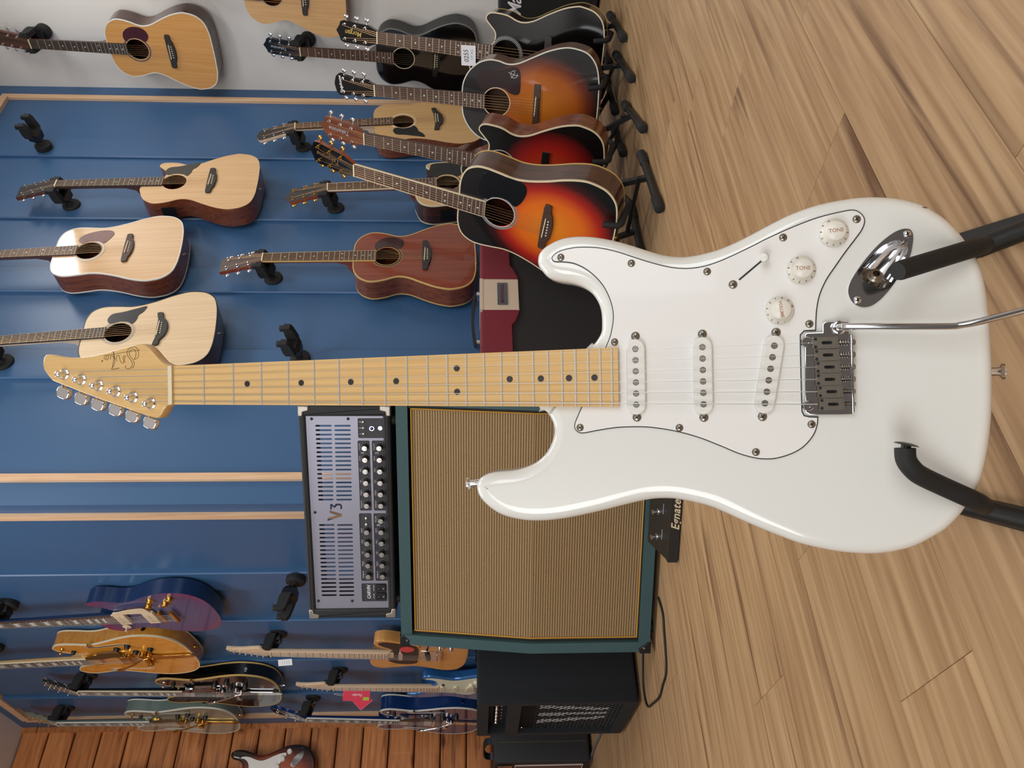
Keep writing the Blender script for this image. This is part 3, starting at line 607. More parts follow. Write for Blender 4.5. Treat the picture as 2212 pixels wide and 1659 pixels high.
# ------------------------------------------------------------------ the white guitar in front
DN = .8459
nutW = CAM + ray(371, 832) * DN; sadW = CAM + ray(1765, 807) * (.836 * DN)
hy_ = (nutW - sadW).normalized(); hx_ = (RT - hy_ * RT.dot(hy_)).normalized(); hz_ = hx_.cross(hy_)
HL_ = (nutW - sadW).length
HM = frame(sadW - hz_ * .0125, hx_, hy_, hz_); HMI = HM.inverted()
def HP(x, y, z0=0.0):
    p = HMI @ hit(x, y, HM @ V((0, 0, z0)), hz_); return (p.x, p.y)
def HP3(x, y, z0): a = HP(x, y, z0); return V((a[0], a[1], z0))
def HPL(pts, z0=0.0): return [HP(x, y, z0) for x, y in pts]
BODY_PX = [(1266.6, 752), (1281.8, 744.3), (1292, 731.7), (1299, 718), (1300.5, 703.8), (1299.5, 678.5), (1294.5, 658.3), (1284.3, 640.5), (1271.7, 627.9), (1254, 617.8), (1233.7, 611.4), (1210.9, 608.1), (1193.2, 603.8), (1181.8, 597.5), (1171.7, 586.1), (1164, 574.7), (1162.3, 562), (1165.3, 549.4), (1175.4, 536.7), (1190.6, 526.6), (1213.4, 516.5), (1241.3, 511.4), (1271.7, 511.4), (1302, 515.2), (1337.5, 522.8), (1367.9, 531.7), (1403.3, 543), (1433.7, 551.4), (1466.6, 555), (1494.5, 553.2), (1524.9, 546.8), (1555.2, 538), (1590.7, 522.8), (1626, 505), (1661.6, 486), (1710.7, 462), (1766, 442.9), (1821, 431.8), (1862.8, 426.8), (1904.3, 426.8), (1945.8, 431), (1987.3, 442), (2015, 456.7), (2042.7, 476), (2064.8, 498.2), (2084, 522), (2106.3, 555), (2120, 590.9), (2128.4, 629.6), (2134, 676.7), (2138, 732), (2141, 793), (2141.5, 848), (2140.2, 892), (2136.5, 936), (2130.5, 978), (2120, 1024.5), (2108, 1056), (2092.5, 1082.6), (2070.3, 1113), (2042.7, 1140.7), (2009.5, 1161.5), (1973.5, 1179.4), (1932, 1190.5), (1890.5, 1195.5), (1849, 1194.7), (1807.5, 1190.5), (1766, 1182.8), (1724.5, 1172.5), (1683, 1157.3), (1641.5, 1140.7), (1600, 1122.7), (1540, 1096), (1499, 1084.8), (1473.7, 1079.8), (1448.4, 1076.5), (1415.5, 1077), (1385, 1081.8), (1347, 1091), (1296.5, 1103.8), (1245.9, 1115), (1207.9, 1121.6), (1169.9, 1124.8), (1131.9, 1123.3), (1093.9, 1115), (1068.6, 1102.6), (1048.4, 1086), (1037, 1072), (1031.4, 1057), (1031.4, 1044.3), (1037, 1033), (1050.9, 1024), (1071, 1019), (1106.6, 1016), (1131.9, 1010), (1157.2, 998.7), (1177.5, 981), (1190, 960.8), (1196.5, 940.5), (1197.3, 924), (1193.5, 910), (1185.6, 896), (1178, 886), (1167.9, 878.5)]
GUARD_PX = [(1307, 750.7), (1317, 726.6), (1322.8, 698.8), (1323.8, 678.5), (1320.3, 658.3), (1312, 635.5), (1299.5, 614), (1281.8, 595), (1261.5, 579.8), (1238.8, 569.6), (1216, 566.4), (1198, 565.8), (1191.9, 560.8), (1191.9, 554.5), (1200.8, 545.6), (1216, 538.8), (1241.3, 533.7), (1266.6, 532.7), (1297, 534.7), (1332.4, 542.3), (1367.9, 553.7), (1403.3, 565), (1443.9, 575.2), (1479.3, 578.8), (1514.8, 575.2), (1550.2, 564.6), (1590.7, 546.9), (1633.8, 525.9), (1655.3, 514.8), (1710.7, 490), (1766, 469), (1821.3, 455.3), (1843.5, 452.6), (1857.3, 457.6), (1867, 467.8), (1869, 480.2), (1862.8, 496.8), (1849, 516.2), (1826.9, 545.3), (1804.7, 577), (1785.4, 606), (1771.5, 638), (1765.5, 668.4), (1763.8, 693.3)]
GUARD_PX2 = [(1763.2, 714.5), (1738, 715.5), (1730, 724), (1730, 740), (1733.5, 888), (1738, 897), (1749, 899.5), (1768, 900)]
GUARD_PX3 = [(1767.4, 914), (1761.9, 933.3), (1749.4, 952.6), (1730, 970.6), (1705, 983), (1677.5, 990.8), (1655.3, 992.5), (1630, 990), (1595.8, 980.5), (1557.8, 964.6), (1507, 945), (1456.5, 931.7), (1405.8, 924), (1367.9, 922.8), (1329.9, 924.6), (1291.9, 930.4), (1261.5, 936), (1248.9, 934.2), (1241.3, 926.6), (1240.8, 915.2), (1247.6, 897.5), (1255.2, 880.3)]
HEAD_PX = [(374, 789), (361.3, 787.4), (348.6, 781), (336, 767), (323.3, 752), (313.2, 744.3), (304.3, 742.5), (287.9, 745.6), (262.6, 752), (232.2, 760.8), (201.8, 768.4), (173.9, 772.2), (146, 772.2), (120.8, 768.9), (105.6, 765.3), (98, 765.8), (93.4, 773.4), (91.6, 786), (94.2, 798.7), (101.8, 810), (113.2, 822.8), (136, 831.7), (173.9, 846.8), (224.6, 865.8), (275.2, 883.6), (313.2, 897.5), (333.4, 902.6), (342, 903), (349, 896), (354, 886), (360, 877), (374, 873)]
STRAT = HPL(BODY_PX, -.011)
hero = thing('electric_guitar', 'white electric guitar with maple neck and white pickguard on a black stand', 'guitar', HM)
white_lac = mat('white lacquer', S(240, 240, 234), .22, 0, .9)
guard_w = mat('white pickguard', S(244, 242, 238), .28, 0, .2)
body_o = ccw(spline(STRAT, 3))
def strat_body(root, m, hole=None, mfront=None):
    b = MB(); r = .0115; seg = 5; z0, z1 = -.044, 0.0; p = body_o; rs = [[(x, y, z0) for x, y in inset(p, r)]]
    for i in range(1, seg + 1):
        a = math.pi / 2 * i / seg; rs.append([(x, y, z0 + r * (1 - math.cos(a))) for x, y in (inset(p, r * (1 - math.sin(a))) if i < seg else p)])
    for i in range(seg + 1):
        a = math.pi / 2 * i / seg; rs.append([(x, y, z1 - r + r * math.sin(a)) for x, y in (inset(p, r * (1 - math.cos(a))) if i else p)])
    q = inset(p, r * 1.2); rs.append([(x, y, z1) for x, y in q]); b.rings(rs, False, False)
    me = plate_mesh('t', inset(p, r), [], 0, 0, m); b.add([(v.co.x, v.co.y, z0) for v in me.vertices], [tuple(f.vertices) if f.normal.z < 0 else tuple(reversed(f.vertices)) for f in me.polygons]); bpy.data.meshes.remove(me)
    if True:
        me = plate_mesh('t', q, [hole] if hole is not None else [], 0, 0, m); b.add([v.co for v in me.vertices], [tuple(f.vertices) if f.normal.z > 0 else tuple(reversed(f.vertices)) for f in me.polygons]); bpy.data.meshes.remove(me)
    return b.obj('body', m, root, 50)
# jack cup outline (hole through the top)
JC = [(1300, 340), (1330, 352), (1345, 385), (1345, 440), (1320, 560), (1250, 690), (1150, 830), (1070, 910), (1000, 948), (930, 948), (870, 910), (840, 840), (850, 770), (900, 680), (980, 570), (1080, 460), (1180, 380), (1250, 346)]
JCUP = [(1255, 425), (1290, 435), (1310, 470), (1300, 540), (1255, 630), (1190, 735), (1110, 822), (915, 700), (980, 600), (1075, 500), (1170, 440)]
cr = lambda pts: [(1600 + x * .27667, 400 + y * .27667) for x, y in pts]
jack_o = ccw(spline(HPL(cr(JC), .002), 4)); jack_h = ccw(spline(HPL(cr(JCUP), .002), 3))
strat_body(hero, white_lac, inset(jack_h, -.0004))
jp = plate('jack_plate', jack_o, [jack_h], -.0004, .0021, chrome, hero)
c = MB(); cx = sum(p[0] for p in jack_h) / len(jack_h); cy = sum(p[1] for p in jack_h) / len(jack_h)
deep = V(HP(*cr([(1040, 720)])[0], 0)); rs = []
for k, z in ((1, .0015), (.93, -.004), (.75, -.009), (.45, -.0125), (.12, -.0135)):
    ox = cx + (deep.x - cx) * (1 - k) * .8; oy = cy + (deep.y - cy) * (1 - k) * .8
    rs.append([(ox + (x - cx) * k, oy + (y - cy) * k, z) for x, y in jack_h])
c.rings(rs[::-1], True, False); c.v = c.v; cup = c.obj('jack_cup', chrome, jp, 60)
jx = HP3(*cr([(1045, 715)])[0], -.006)
ja = (HP3(*cr([(1100, 620)])[0], .012) - jx).normalized()
MB().lathe(jx, ja, [(-.006, .0072), (.002, .0072), (.003, .0058), (.0045, .0052), (.0055, .0042), (.0055, .003), (-.004, .003)], 20).obj('jack_socket', nickel, jp)
def phillips(root, x, y, z, r=.0036, m=nickel, nz=(0, 0, 1)):
    o = MB().lathe((x, y, z), nz, [(0, r), (.0006, r * .97), (.0012, r * .75), (.0015, r * .4), (.0015, 0)], 14).obj('screw', m, root)
    k = MB(); k.box((x, y, z + .00135), (r * 1.1, r * .22, .0006), Matrix.Rotation(.6, 3, 'Z')); k.box((x, y, z + .00135), (r * .22, r * 1.1, .0006), Matrix.Rotation(.6, 3, 'Z')); k.obj('slot', black_pl, o); return o
for px in cr([(1302, 382), (912, 897)]): a = HP(*px, .002); phillips(jp, a[0], a[1], .002, .0034, chrome)
# pickguard: white top ply over a slightly larger black ply
gp = ccw(HPL([p for p in spline(GUARD_PX, 4, False)] + GUARD_PX2 + [p for p in spline(GUARD_PX3, 4, False)], .002))
MB().rprism(inset(gp, .0009), .0008, .0024, .0006, 2, False).obj('pickguard', guard_w, hero, 30)
plate('pickguard_edge', gp, [], .0001, .0012, mat('black ply', S(20, 20, 22), .4), hero)
PGS = [(1211, 555.7), (1363.6, 568.4), (1527.6, 586.4), (1692, 512.7), (1327.4, 738.8), (1851, 473), (1748.6, 699.6), (1753.5, 916.7), (1633, 976.7), (1252.7, 923.8), (1467.6, 924.3)]
for px in PGS: a = HP(*px, .0035); phillips(hero, a[0], a[1], .0024)
# pickups
def capsule(x0, y0, x1, y1, r, n=8):
    d = V((x1 - x0, y1 - y0)); a = math.atan2(d.y, d.x)
    return [(x1 + r * math.cos(a - math.pi / 2 + math.pi * i / n), y1 + r * math.sin(a - math.pi / 2 + math.pi * i / n)) for i in range(n + 1)] + [(x0 + r * math.cos(a + math.pi / 2 + math.pi * i / n), y0 + r * math.sin(a + math.pi / 2 + math.pi * i / n)) for i in range(n + 1)]
ck = lambda pts: [(1140 + x * .2532, 700 + y * .2532) for x, y in pts]
PK = [((918, 213), (926, 688), (918, 103), (931, 796)), ((1490, 197), (1500, 685), (1490, 85), (1503, 797)), ((2104, 185), (2024, 676), (2120, 70), (2003, 790))]
for p0, p1, s0, s1 in PK:
    z = .0085; a = V(HP(*ck([p0])[0], z)); b = V(HP(*ck([p1])[0], z)); d = (b - a).normalized()
    e0 = a - d * .0008; e1 = b + d * .0008; rr = .0088
    po = MB().rprism(capsule(e0.x, e0.y, e1.x, e1.y, rr), .002, z, .0014, 3, False).obj('pickup', white_pl, hero)
    for i in range(6):
        q = a.lerp(b, i / 5)
        MB().cyl((q.x, q.y, z - .002), (q.x, q.y, z + .0004), .0025, n=14).obj('pole_piece', nickel, po)
        plate('pole_ring', circle(q.x, q.y, .0029, 16), [circle(q.x, q.y, .0024, 16)], z, z + .0001, black_pl, po)
    for sx in (s0, s1): q = HP(*ck([sx])[0], .004); phillips(hero, q[0], q[1], .0024, .0042)
# knobs
knob_m = mat('cream white knob', S(240, 236, 224), .3); print_m = mat('knob lettering', S(186, 146, 122), .5); print_d = mat('knob numerals', S(120, 100, 84), .5)
for (kx, ky), word, rot, r0 in (((1684, 671), 'VOLUME', R(-172), -100), ((1730.5, 583.5), 'TONE', R(-91), -10), ((1800.5, 503.5), 'TONE', R(-86), -4)):
    x, y = HP(kx, ky, .003)
    k = MB().lathe((x, y, .0026), (0, 0, 1), [(0, .0125), (.0018, .0127), (.0035, .0112), (.0055, .0096), (.0066, .0091), (.0128, .0087), (.0136, .0080), (.0136, 0)], 36).obj('knob', knob_m, hero, 50)
    text('lettering', word, .0046 if word == 'TONE' else .0040, print_m, k, TR(x, y, .0163, rot), bold=.0001, ext=.0001)
    for i in range(1, 11):
        an = R(r0 - 60 - (i - 1) * 30); rr = .0111
        text('numeral', str(i), .0026, print_d, k, TR(x + rr * math.cos(an), y + rr * math.sin(an), .0066) @ Matrix.Rotation(an - math.pi / 2, 4, 'Z') @ Matrix.Rotation(R(-40), 4, 'X'), ext=.0002)
# selector switch
a = HP(1596.5, 604.6, .0025); b = HP(1660, 551, .0025); q = HP(1583.4, 614.5, .003); phillips(hero, q[0], q[1], .0024, .004)
d = (V(b) - V(a)).normalized(); nn = V((-d.y, d.x)) * .0008
sw = plate('switch_slot', [tuple(V(a) - nn), tuple(V(b) - nn), tuple(V(b) + nn), tuple(V(a) + nn)], [], .0024, .0027, black_pl, hero)
t0 = HP3(1655, 556, .0024); t1 = HP3(1650, 556, .020)
MB().tube([t0, t0.lerp(t1, .5)], .0014, 8).obj('switch_blade', chrome, sw)
MB().tube([t0.lerp(t1, .32), t0.lerp(t1, .38), t0.lerp(t1, .8), t0.lerp(t1, .96), t0.lerp(t1, 1.0)], [.0026, .0036, .0044, .0034, .001], 14).obj('switch_tip', white_pl, sw)
# neck
w0 = (V(HP(371, 790, .0095)) - V(HP(371, 873.5, .0095))).length; w1 = (V(HP(1327, 751, .0095)) - V(HP(1327, 879.5, .0095))).length
dotb = mat('black dot', S(32, 26, 22), .4)
fo, H2, ye = fretboard(hero, HL_, 22, w0, w1, .0095, .0062, maple_n, 'dot', dotb, ytail=.0058)
neck_shape(hero, HL_, H2, HP(1255, 815, 0)[1], HL_ + .004, .0033, .019, .0165, maple_n)
hp_ = ccw(HPL(HEAD_PX, .004)); hs = MB().rprism(hp_, -.0105, .004, .002, 3).obj('headstock', maple_n, hero)
MB().rings([[(-w0 / 2, HL_ + .003, .0033), (w0 / 2, HL_ + .003, .0033), (w0 / 2, HL_ + .003, .0075), (-w0 / 2, HL_ + .003, .0075)], [(-w0 / 2, HL_ + .016, .0033), (w0 / 2, HL_ + .016, .0033), (w0 / 2, HL_ + .016, .0042), (-w0 / 2, HL_ + .016, .0042)]]).obj('headstock_ramp', maple_n, hero, 60)
ch = lambda pts: [(60 + x * .2532, 700 + y * .2532) for x, y in pts]
POSTS = ch([(305, 428), (450, 475), (597, 525), (745, 574), (892, 625), (1043, 678)]); BTN = ch([(312, 590), (464, 640), (607, 690), (757, 735), (899, 790), (1052, 845)])
sx1h = [(-2.5 + i) * .0069 for i in range(6)]
edge_d = (V(HP(*ch([(1000, 780)])[0], 0)) - V(HP(*ch([(300, 520)])[0], 0))).normalized()   # along the tuner edge
for i, (pp, bb) in enumerate(zip(POSTS, BTN)):
    a = HP(*pp, .006); t = MB().lathe((a[0], a[1], .004), (0, 0, 1), [(0, .0064), (.0016, .0062), (.0024, .0046), (.0052, .0036), (.0085, .0033), (.0095, .0036), (.0118, .003), (.0128, .0016), (.013, 0)], 20).obj('tuner', chrome, hero)
    bq = HP3(*bb, -.006); pm_ = HP3(*pp, -.006); dd = (bq - pm_).normalized()
    MB().cyl(pm_.lerp(bq, .45), bq, .003, n=10).obj('tuner_shaft', chrome, t)
    ex = V((edge_d.x, edge_d.y, 0)); ey = (dd - ex * dd.dot(ex)).normalized(); ez = ex.cross(ey)
    bx = MB().rprism(spline([(-.0080, -.0052), (-.0050, -.0062), (.0050, -.0062), (.0080, -.0052), (.0088, .0), (.0068, .0052), (0, .0066), (-.0068, .0052), (-.0088, 0)], 3), -.0032, .0032, .0018, 3)
    bx.obj('tuner_button', chrome, t, mx=frame(bq, ex, ey, ez) if ez.z > 0 else frame(bq, -ex, ey, -ez))
    xs = sx1h[5 - i]
    MB().tube([(xs, HL_ + .001, .0105), (a[0] + .0025, a[1] - .001, .009)], .0004, 6).obj('string_end', steel, hero)
# script logo on the headstock
ink = mat('logo ink', S(84, 62, 34), .5)
STROKES = [[(908, 303), (938, 288), (946, 250), (934, 208), (905, 194), (868, 206), (848, 240), (856, 278), (880, 308), (892, 340), (880, 372), (856, 384), (834, 370), (838, 350)],
           [(908, 303), (918, 280), (924, 250), (914, 222), (898, 214), (878, 222), (866, 244), (872, 272), (896, 302), (910, 340), (894, 378)],
           [(826, 268), (814, 288), (820, 326), (806, 334), (790, 312), (780, 276), (770, 266), (756, 282), (760, 318)], [(836, 270), (826, 300), (830, 330)],
           [(728, 235), (744, 290), (736, 350), (716, 386), (782, 375)], [(734, 235), (734, 290), (726, 350), (720, 378)], [(742, 300), (720, 268), (706, 282), (706, 302)],
           [(690, 265), (684, 302), (668, 302), (672, 272), (656, 268), (652, 292), (662, 300)], [(956, 222), (830, 240), (700, 262), (665, 268)]]
lg = MB()
for st in STROKES:
    pts = [HP(*p, .004) for p in spline(ch(st), 4, False)]
    lg.tube([(x, y, .0041) for x, y in pts], .00028, 4)
x, y = HP(*ch([(636, 315)])[0], .004); lg.cyl((x, y, .004), (x, y, .0043), .0009, n=8)
lg.obj('logo', ink, hero)
# bridge
cb = lambda pts: [(1600 + x * .27667, 640 + y * .27667) for x, y in pts]
bp = ccw(HPL(cb([(500, 300), (520, 286), (640, 282), (640, 215), (660, 200), (838, 200), (850, 212), (850, 288), (866, 300), (885, 905), (868, 924), (540, 925), (505, 905)]), .006))
br = MB().rprism(bp, .0035, .0062, .0006, 2).obj('bridge', chrome, hero)
fl = HPL(cb([(858, 295), (876, 295), (893, 905), (873, 912)]), .012); MB().rprism(ccw(fl), .0035, .0125, .0005, 2).obj('bridge_flange', chrome, br)
SY = [363, 459, 553, 649, 745, 843]; SXX = [565, 574, 585, 588, 603, 615]
sad_x = []
for i, (sy, sx) in enumerate(zip(SY, SXX)):
    z = .0125; A_ = V(HP(*cb([(sx, sy)])[0], z)); B_ = V(HP(*cb([(sx + 190, sy)])[0], z)); sad_x.append(A_.x)
    hw2 = .0051; y0, y1 = B_.y, A_.y; xc = (A_.x + B_.x) / 2
    so = plate('saddle', [(xc - hw2, y0), (xc + hw2, y0), (xc + hw2, y1), (xc - hw2, y1)], [capsule(xc, y0 + (y1 - y0) * .28, xc, y0 + (y1 - y0) * .58, .0014)], .0075, z, nickel, br)
    MB().box((xc, y0 + .001, z - .0005), (.0102, .0032, .0022)).obj('saddle_lip', nickel, so)
    plate('saddle_slot', capsule(xc, y0 + (y1 - y0) * .28, xc, y0 + (y1 - y0) * .58, .0014), [], .0074, .0080, black_pl, so)
    for q in (-1, 1): MB().cyl((xc + q * .0034, y1 - .002, z), (xc + q * .0034, y1 - .002, z + .0006), .0014, n=10).obj('height_screw', black_pl, so)
    fy = HP(*cb([(868, sy)])[0], .009)[1]
    MB().tube([(xc + .0022 * math.cos(t * .9), y0 + (fy - y0) * t / 40., .0095 + .0022 * math.sin(t * .9)) for t in range(41)], .0004, 4).obj('spring', nickel, so)
    MB().cyl((xc, y0, .0095), (xc, fy, .0095), .001, n=6).obj('intonation_screw', nickel, so)
    MB().lathe((xc, fy - .001, .0095), (0, -1, 0), [(0, .0028), (.001, .0028), (.002, .0018), (.002, 0)], 10).obj('screw_head', nickel, so)
for px in cb([(518, 357), (530, 855)]):
    a = HP(*px, .008); MB().lathe((a[0], a[1], .002), (0, 0, 1), [(0, .0048), (.006, .0048), (.0068, .004), (.0068, .0018), (.0045, .0018)], 18).obj('pivot_post', chrome, br)
a0 = HP(*cb([(768, 243)])[0], .010)
MB().lathe((a0[0], a0[1], .006), (0, 0, 1), [(0, .0062), (.0035, .0062), (.0042, .0052), (.0042, .0034), (.001, .0034)], 20).obj('arm_socket', chrome, br)
armp = [V((a0[0], a0[1], .008)), V((a0[0], a0[1], .014)), HP3(*cb([(800, 238)])[0], .0195), HP3(*cb([(850, 236)])[0], .022), HP3(*cb([(1200, 236)])[0], .026), HP3(*cb([(1620, 236)])[0], .030), HP3(*cb([(1720, 226)])[0], .031), HP3(*cb([(1860, 198)])[0], .033), HP3(2212, 671, .036), HP3(2290, 652, .036)]
MB().tube([V(p) for p in spline([tuple(p) for p in armp], 4, False)], .0030, 14).obj('tremolo_arm', chrome, hero, 60)
strings(hero, sad_x[::-1] if sad_x[0] < sad_x[-1] else sad_x[::-1], sx1h, 0.0, HL_, .0131, .0107, steel, (.0005, .0004, .00032, .00023, .00018, .00015))
for px, dirv in (((2139, 803), (0, -1, 0)), ((1033, 1043), (-.12, 1, 0))):
    p = HP3(px[0], px[1], -.022); MB().lathe(p, dirv, [(-.003, .0042), (.004, .0038), (.0075, .004), (.0095, .0072), (.0108, .0072), (.0115, .005), (.0115, 0)], 18).obj('strap_button', chrome, hero)

MB().tube([HP3(x, y, -.0035) for x, y in spline([(1988, 452), (1992, 448.5), (1997, 447.5), (2003, 449.5)], 3, False)], [.0002] + [.0006] * 8 + [.0002], 5).obj('paint_chip', mat('bare wood chip', S(120, 88, 66), .7), hero)
# its stand: two A-frame legs with padded cradle arms
st = thing('guitar_stand', 'black tubular guitar stand holding the white electric guitar', 'guitar stand', frame((HM @ V((0, -.17, -.05))).xy.to_3d() + V((0, .02, 0)), RT, V((0, 1, 0)), Z))
STI = st.matrix_world.inverted()
def W3(x, y, z0): return HM @ HP3(x, y, z0)
for sgn in (1, -1):
    if sgn > 0: knee = W3(2116, 535, -.058); far = W3(2330, 452, -.05); apex = W3(1700, 640, -.075)
    else: knee = W3(2108, 1096, -.058); far = W3(2330, 1151, -.05); apex = W3(1700, 1000, -.075)
    d = (far - knee).normalized(); foot = knee + d * ((knee.z - .012) / -d.z)
    lg_ = MB().tube([STI @ p for p in (apex, knee, foot)], .0095, 14).obj('leg', black_met, st, 60)
    MB().tube([STI @ p for p in (foot + V((0, -.05, 0)), foot, foot + V((0, .22, 0)))], .012, 12).obj('foot_bar', black_rub, st)
pr = [W3(2126, 529, -.045), W3(2122, 530, -.02), W3(2100, 537, .010), W3(1945, 584, .058), W3(1939, 586, .060)]
MB().tube([STI @ p for p in pr], [.0082, .0082, .0082, .0082, .0074], 18).obj('cradle_arm', black_rub, st, 60)
pl = [W3(2124, 1093, -.05), W3(2120, 1089, -.02), W3(2098, 1078, .009), W3(2040, 1052, .020), W3(1990, 1028, .032), W3(1970, 1012, .036), W3(1957, 992, .037), W3(1955, 968, .037)]
MB().tube([STI @ V(p) for p in spline([tuple(p) for p in pl], 4, False)], .0084, 18).obj('cradle_arm', black_rub, st, 60)
e0 = STI @ W3(1957, 965, .037); e1 = STI @ W3(1958, 960, .037)
MB().lathe(e0, e1 - e0, [(-.002, .004), (.0012, .004), (.0015, .0102), (.0028, .0085), (.0036, .004), (.0036, 0)], 18).obj('end_cap', black_pl, st)

# ------------------------------------------------------------------ electric guitars on the left
headF = [(x, y - HL_) for x, y in hp_]       # six-in-line headstock, measured from the nut
def soft_head(root, L, m, hm, flip=1):
    mx = Matrix.Translation((0, L, 0))
    MB().rprism(headF, -.0085, .004, .002, 2).obj('headstock', m, root, mx=mx)
    for i, (pp, bb) in enumerate(zip(POSTS, BTN)):
        a = HP(*pp, .006); t = MB().lathe((a[0], a[1] - HL_, .004), (0, 0, 1), [(0, .005), (.002, .005), (.003, .003), (.012, .003), (.013, 0)], 10).obj('tuner', hm, root, mx=mx)
        b_ = HP3(*bb, -.004); MB().ball((b_.x, b_.y - HL_, -.004), .008, 8, (1, 1, .5)).obj('tuner_button', hm, t)
        MB().tube([((-2.5 + 5 - i) * .007, .001, .0095), (a[0], a[1] - HL_, .009)], .0005, 5).obj('string_end', steel, root, mx=mx)
def humbucker(root, y, m, w_=.070, h_=.036, z=.011, slots=True):
    p = MB().rprism(rrect(-w_ / 2, y - h_ / 2, w_ / 2, y + h_ / 2, .003, 3), .0, z, .0015, 2, False).obj('pickup', m, root)
    for i in range(6): MB().cyl(((-2.5 + i) * .0102, y + h_ * .25, z - .001), ((-2.5 + i) * .0102, y + h_ * .25, z + .0008), .0018, n=8).obj('pole_piece', nickel, p)
    return p
def knob(root, x, y, m, mt=None, r=.0125, h=.016):
    k = MB().lathe((x, y, 0), (0, 0, 1), [(0, r), (h * .3, r), (h * .5, r * .85), (h * .9, r * .8), (h, r * .7), (h, 0)], 16).obj('knob', m, root)
    if mt: MB().cyl((x, y, h), (x, y, h + .0008), r * .6, n=14).obj('knob_cap', mt, k)
def fhole(root, sx, m, rim=None):
    ctr = spline([(.132, .125), (.122, .14), (.116, .125), (.118, .09), (.124, .05), (.130, .01), (.131, -.025), (.122, -.04), (.114, -.028)], 4, False)
    wd = [.006 + .004 * math.sin(math.pi * i / (len(ctr) - 1)) for i in range(len(ctr))]
    l, r_ = [], []
    for i, (x, y) in enumerate(ctr):
        a = V(ctr[max(i - 1, 0)]); b = V(ctr[min(i + 1, len(ctr) - 1)]); d = (b - a).normalized(); n_ = V((-d.y, d.x)) * wd[i] / 2
        l.append((sx * (x + n_.x), y + n_.y)); r_.append((sx * (x - n_.x), y - n_.y))
    pg = ccw(l + r_[::-1])
    plate('f_hole', pg, [], .0001, .0006, m, root)
    if rim: plate('f_hole_binding', inset(pg, -.0016), [inset(pg, .0)], .0001, .0011, rim, root)
def bigsby(root, m, y0=-.075, arm=True):
    b = MB(); b.rprism(spline([(-.022, y0 + .03), (.022, y0 + .03), (.030, y0 + .012), (.018, y0 - .05), (.014, y0 - .172), (-.014, y0 - .172), (-.018, y0 - .05), (-.030, y0 + .012)], 3), .004, .009, .001, 2)
    o = b.obj('vibrato_tailpiece', m, root)
    MB().tube([(-.045, y0 + .015, .014), (.045, y0 + .015, .014)], .008, 14).obj('roller_bar', m, o)
    for s in (-1, 1): MB().rprism(circle(s * .046, y0 + .012, .013, 14), .002, .022, .002, 2).obj('bracket', m, o)
    MB().rprism(circle(.034, y0 - .01, .012, 16), .006, .022, .003, 3).obj('pivot', m, o)
    if arm:
        MB().tube(spline([(.036, y0 - .01, .024), (.03, y0 + .02, .03), (.0, y0 + .06, .034), (-.03, y0 + .11, .036)], 4, False), .0035, 10).obj('vibrato_arm', m, o, 60)
        MB().tube([(-.03, y0 + .11, .036), (-.034, y0 + .115, .036), (-.048, y0 + .145, .036), (-.05, y0 + .15, .036)], [.004, .007, .007, .003], 10).obj('arm_tip', m, o, 60)
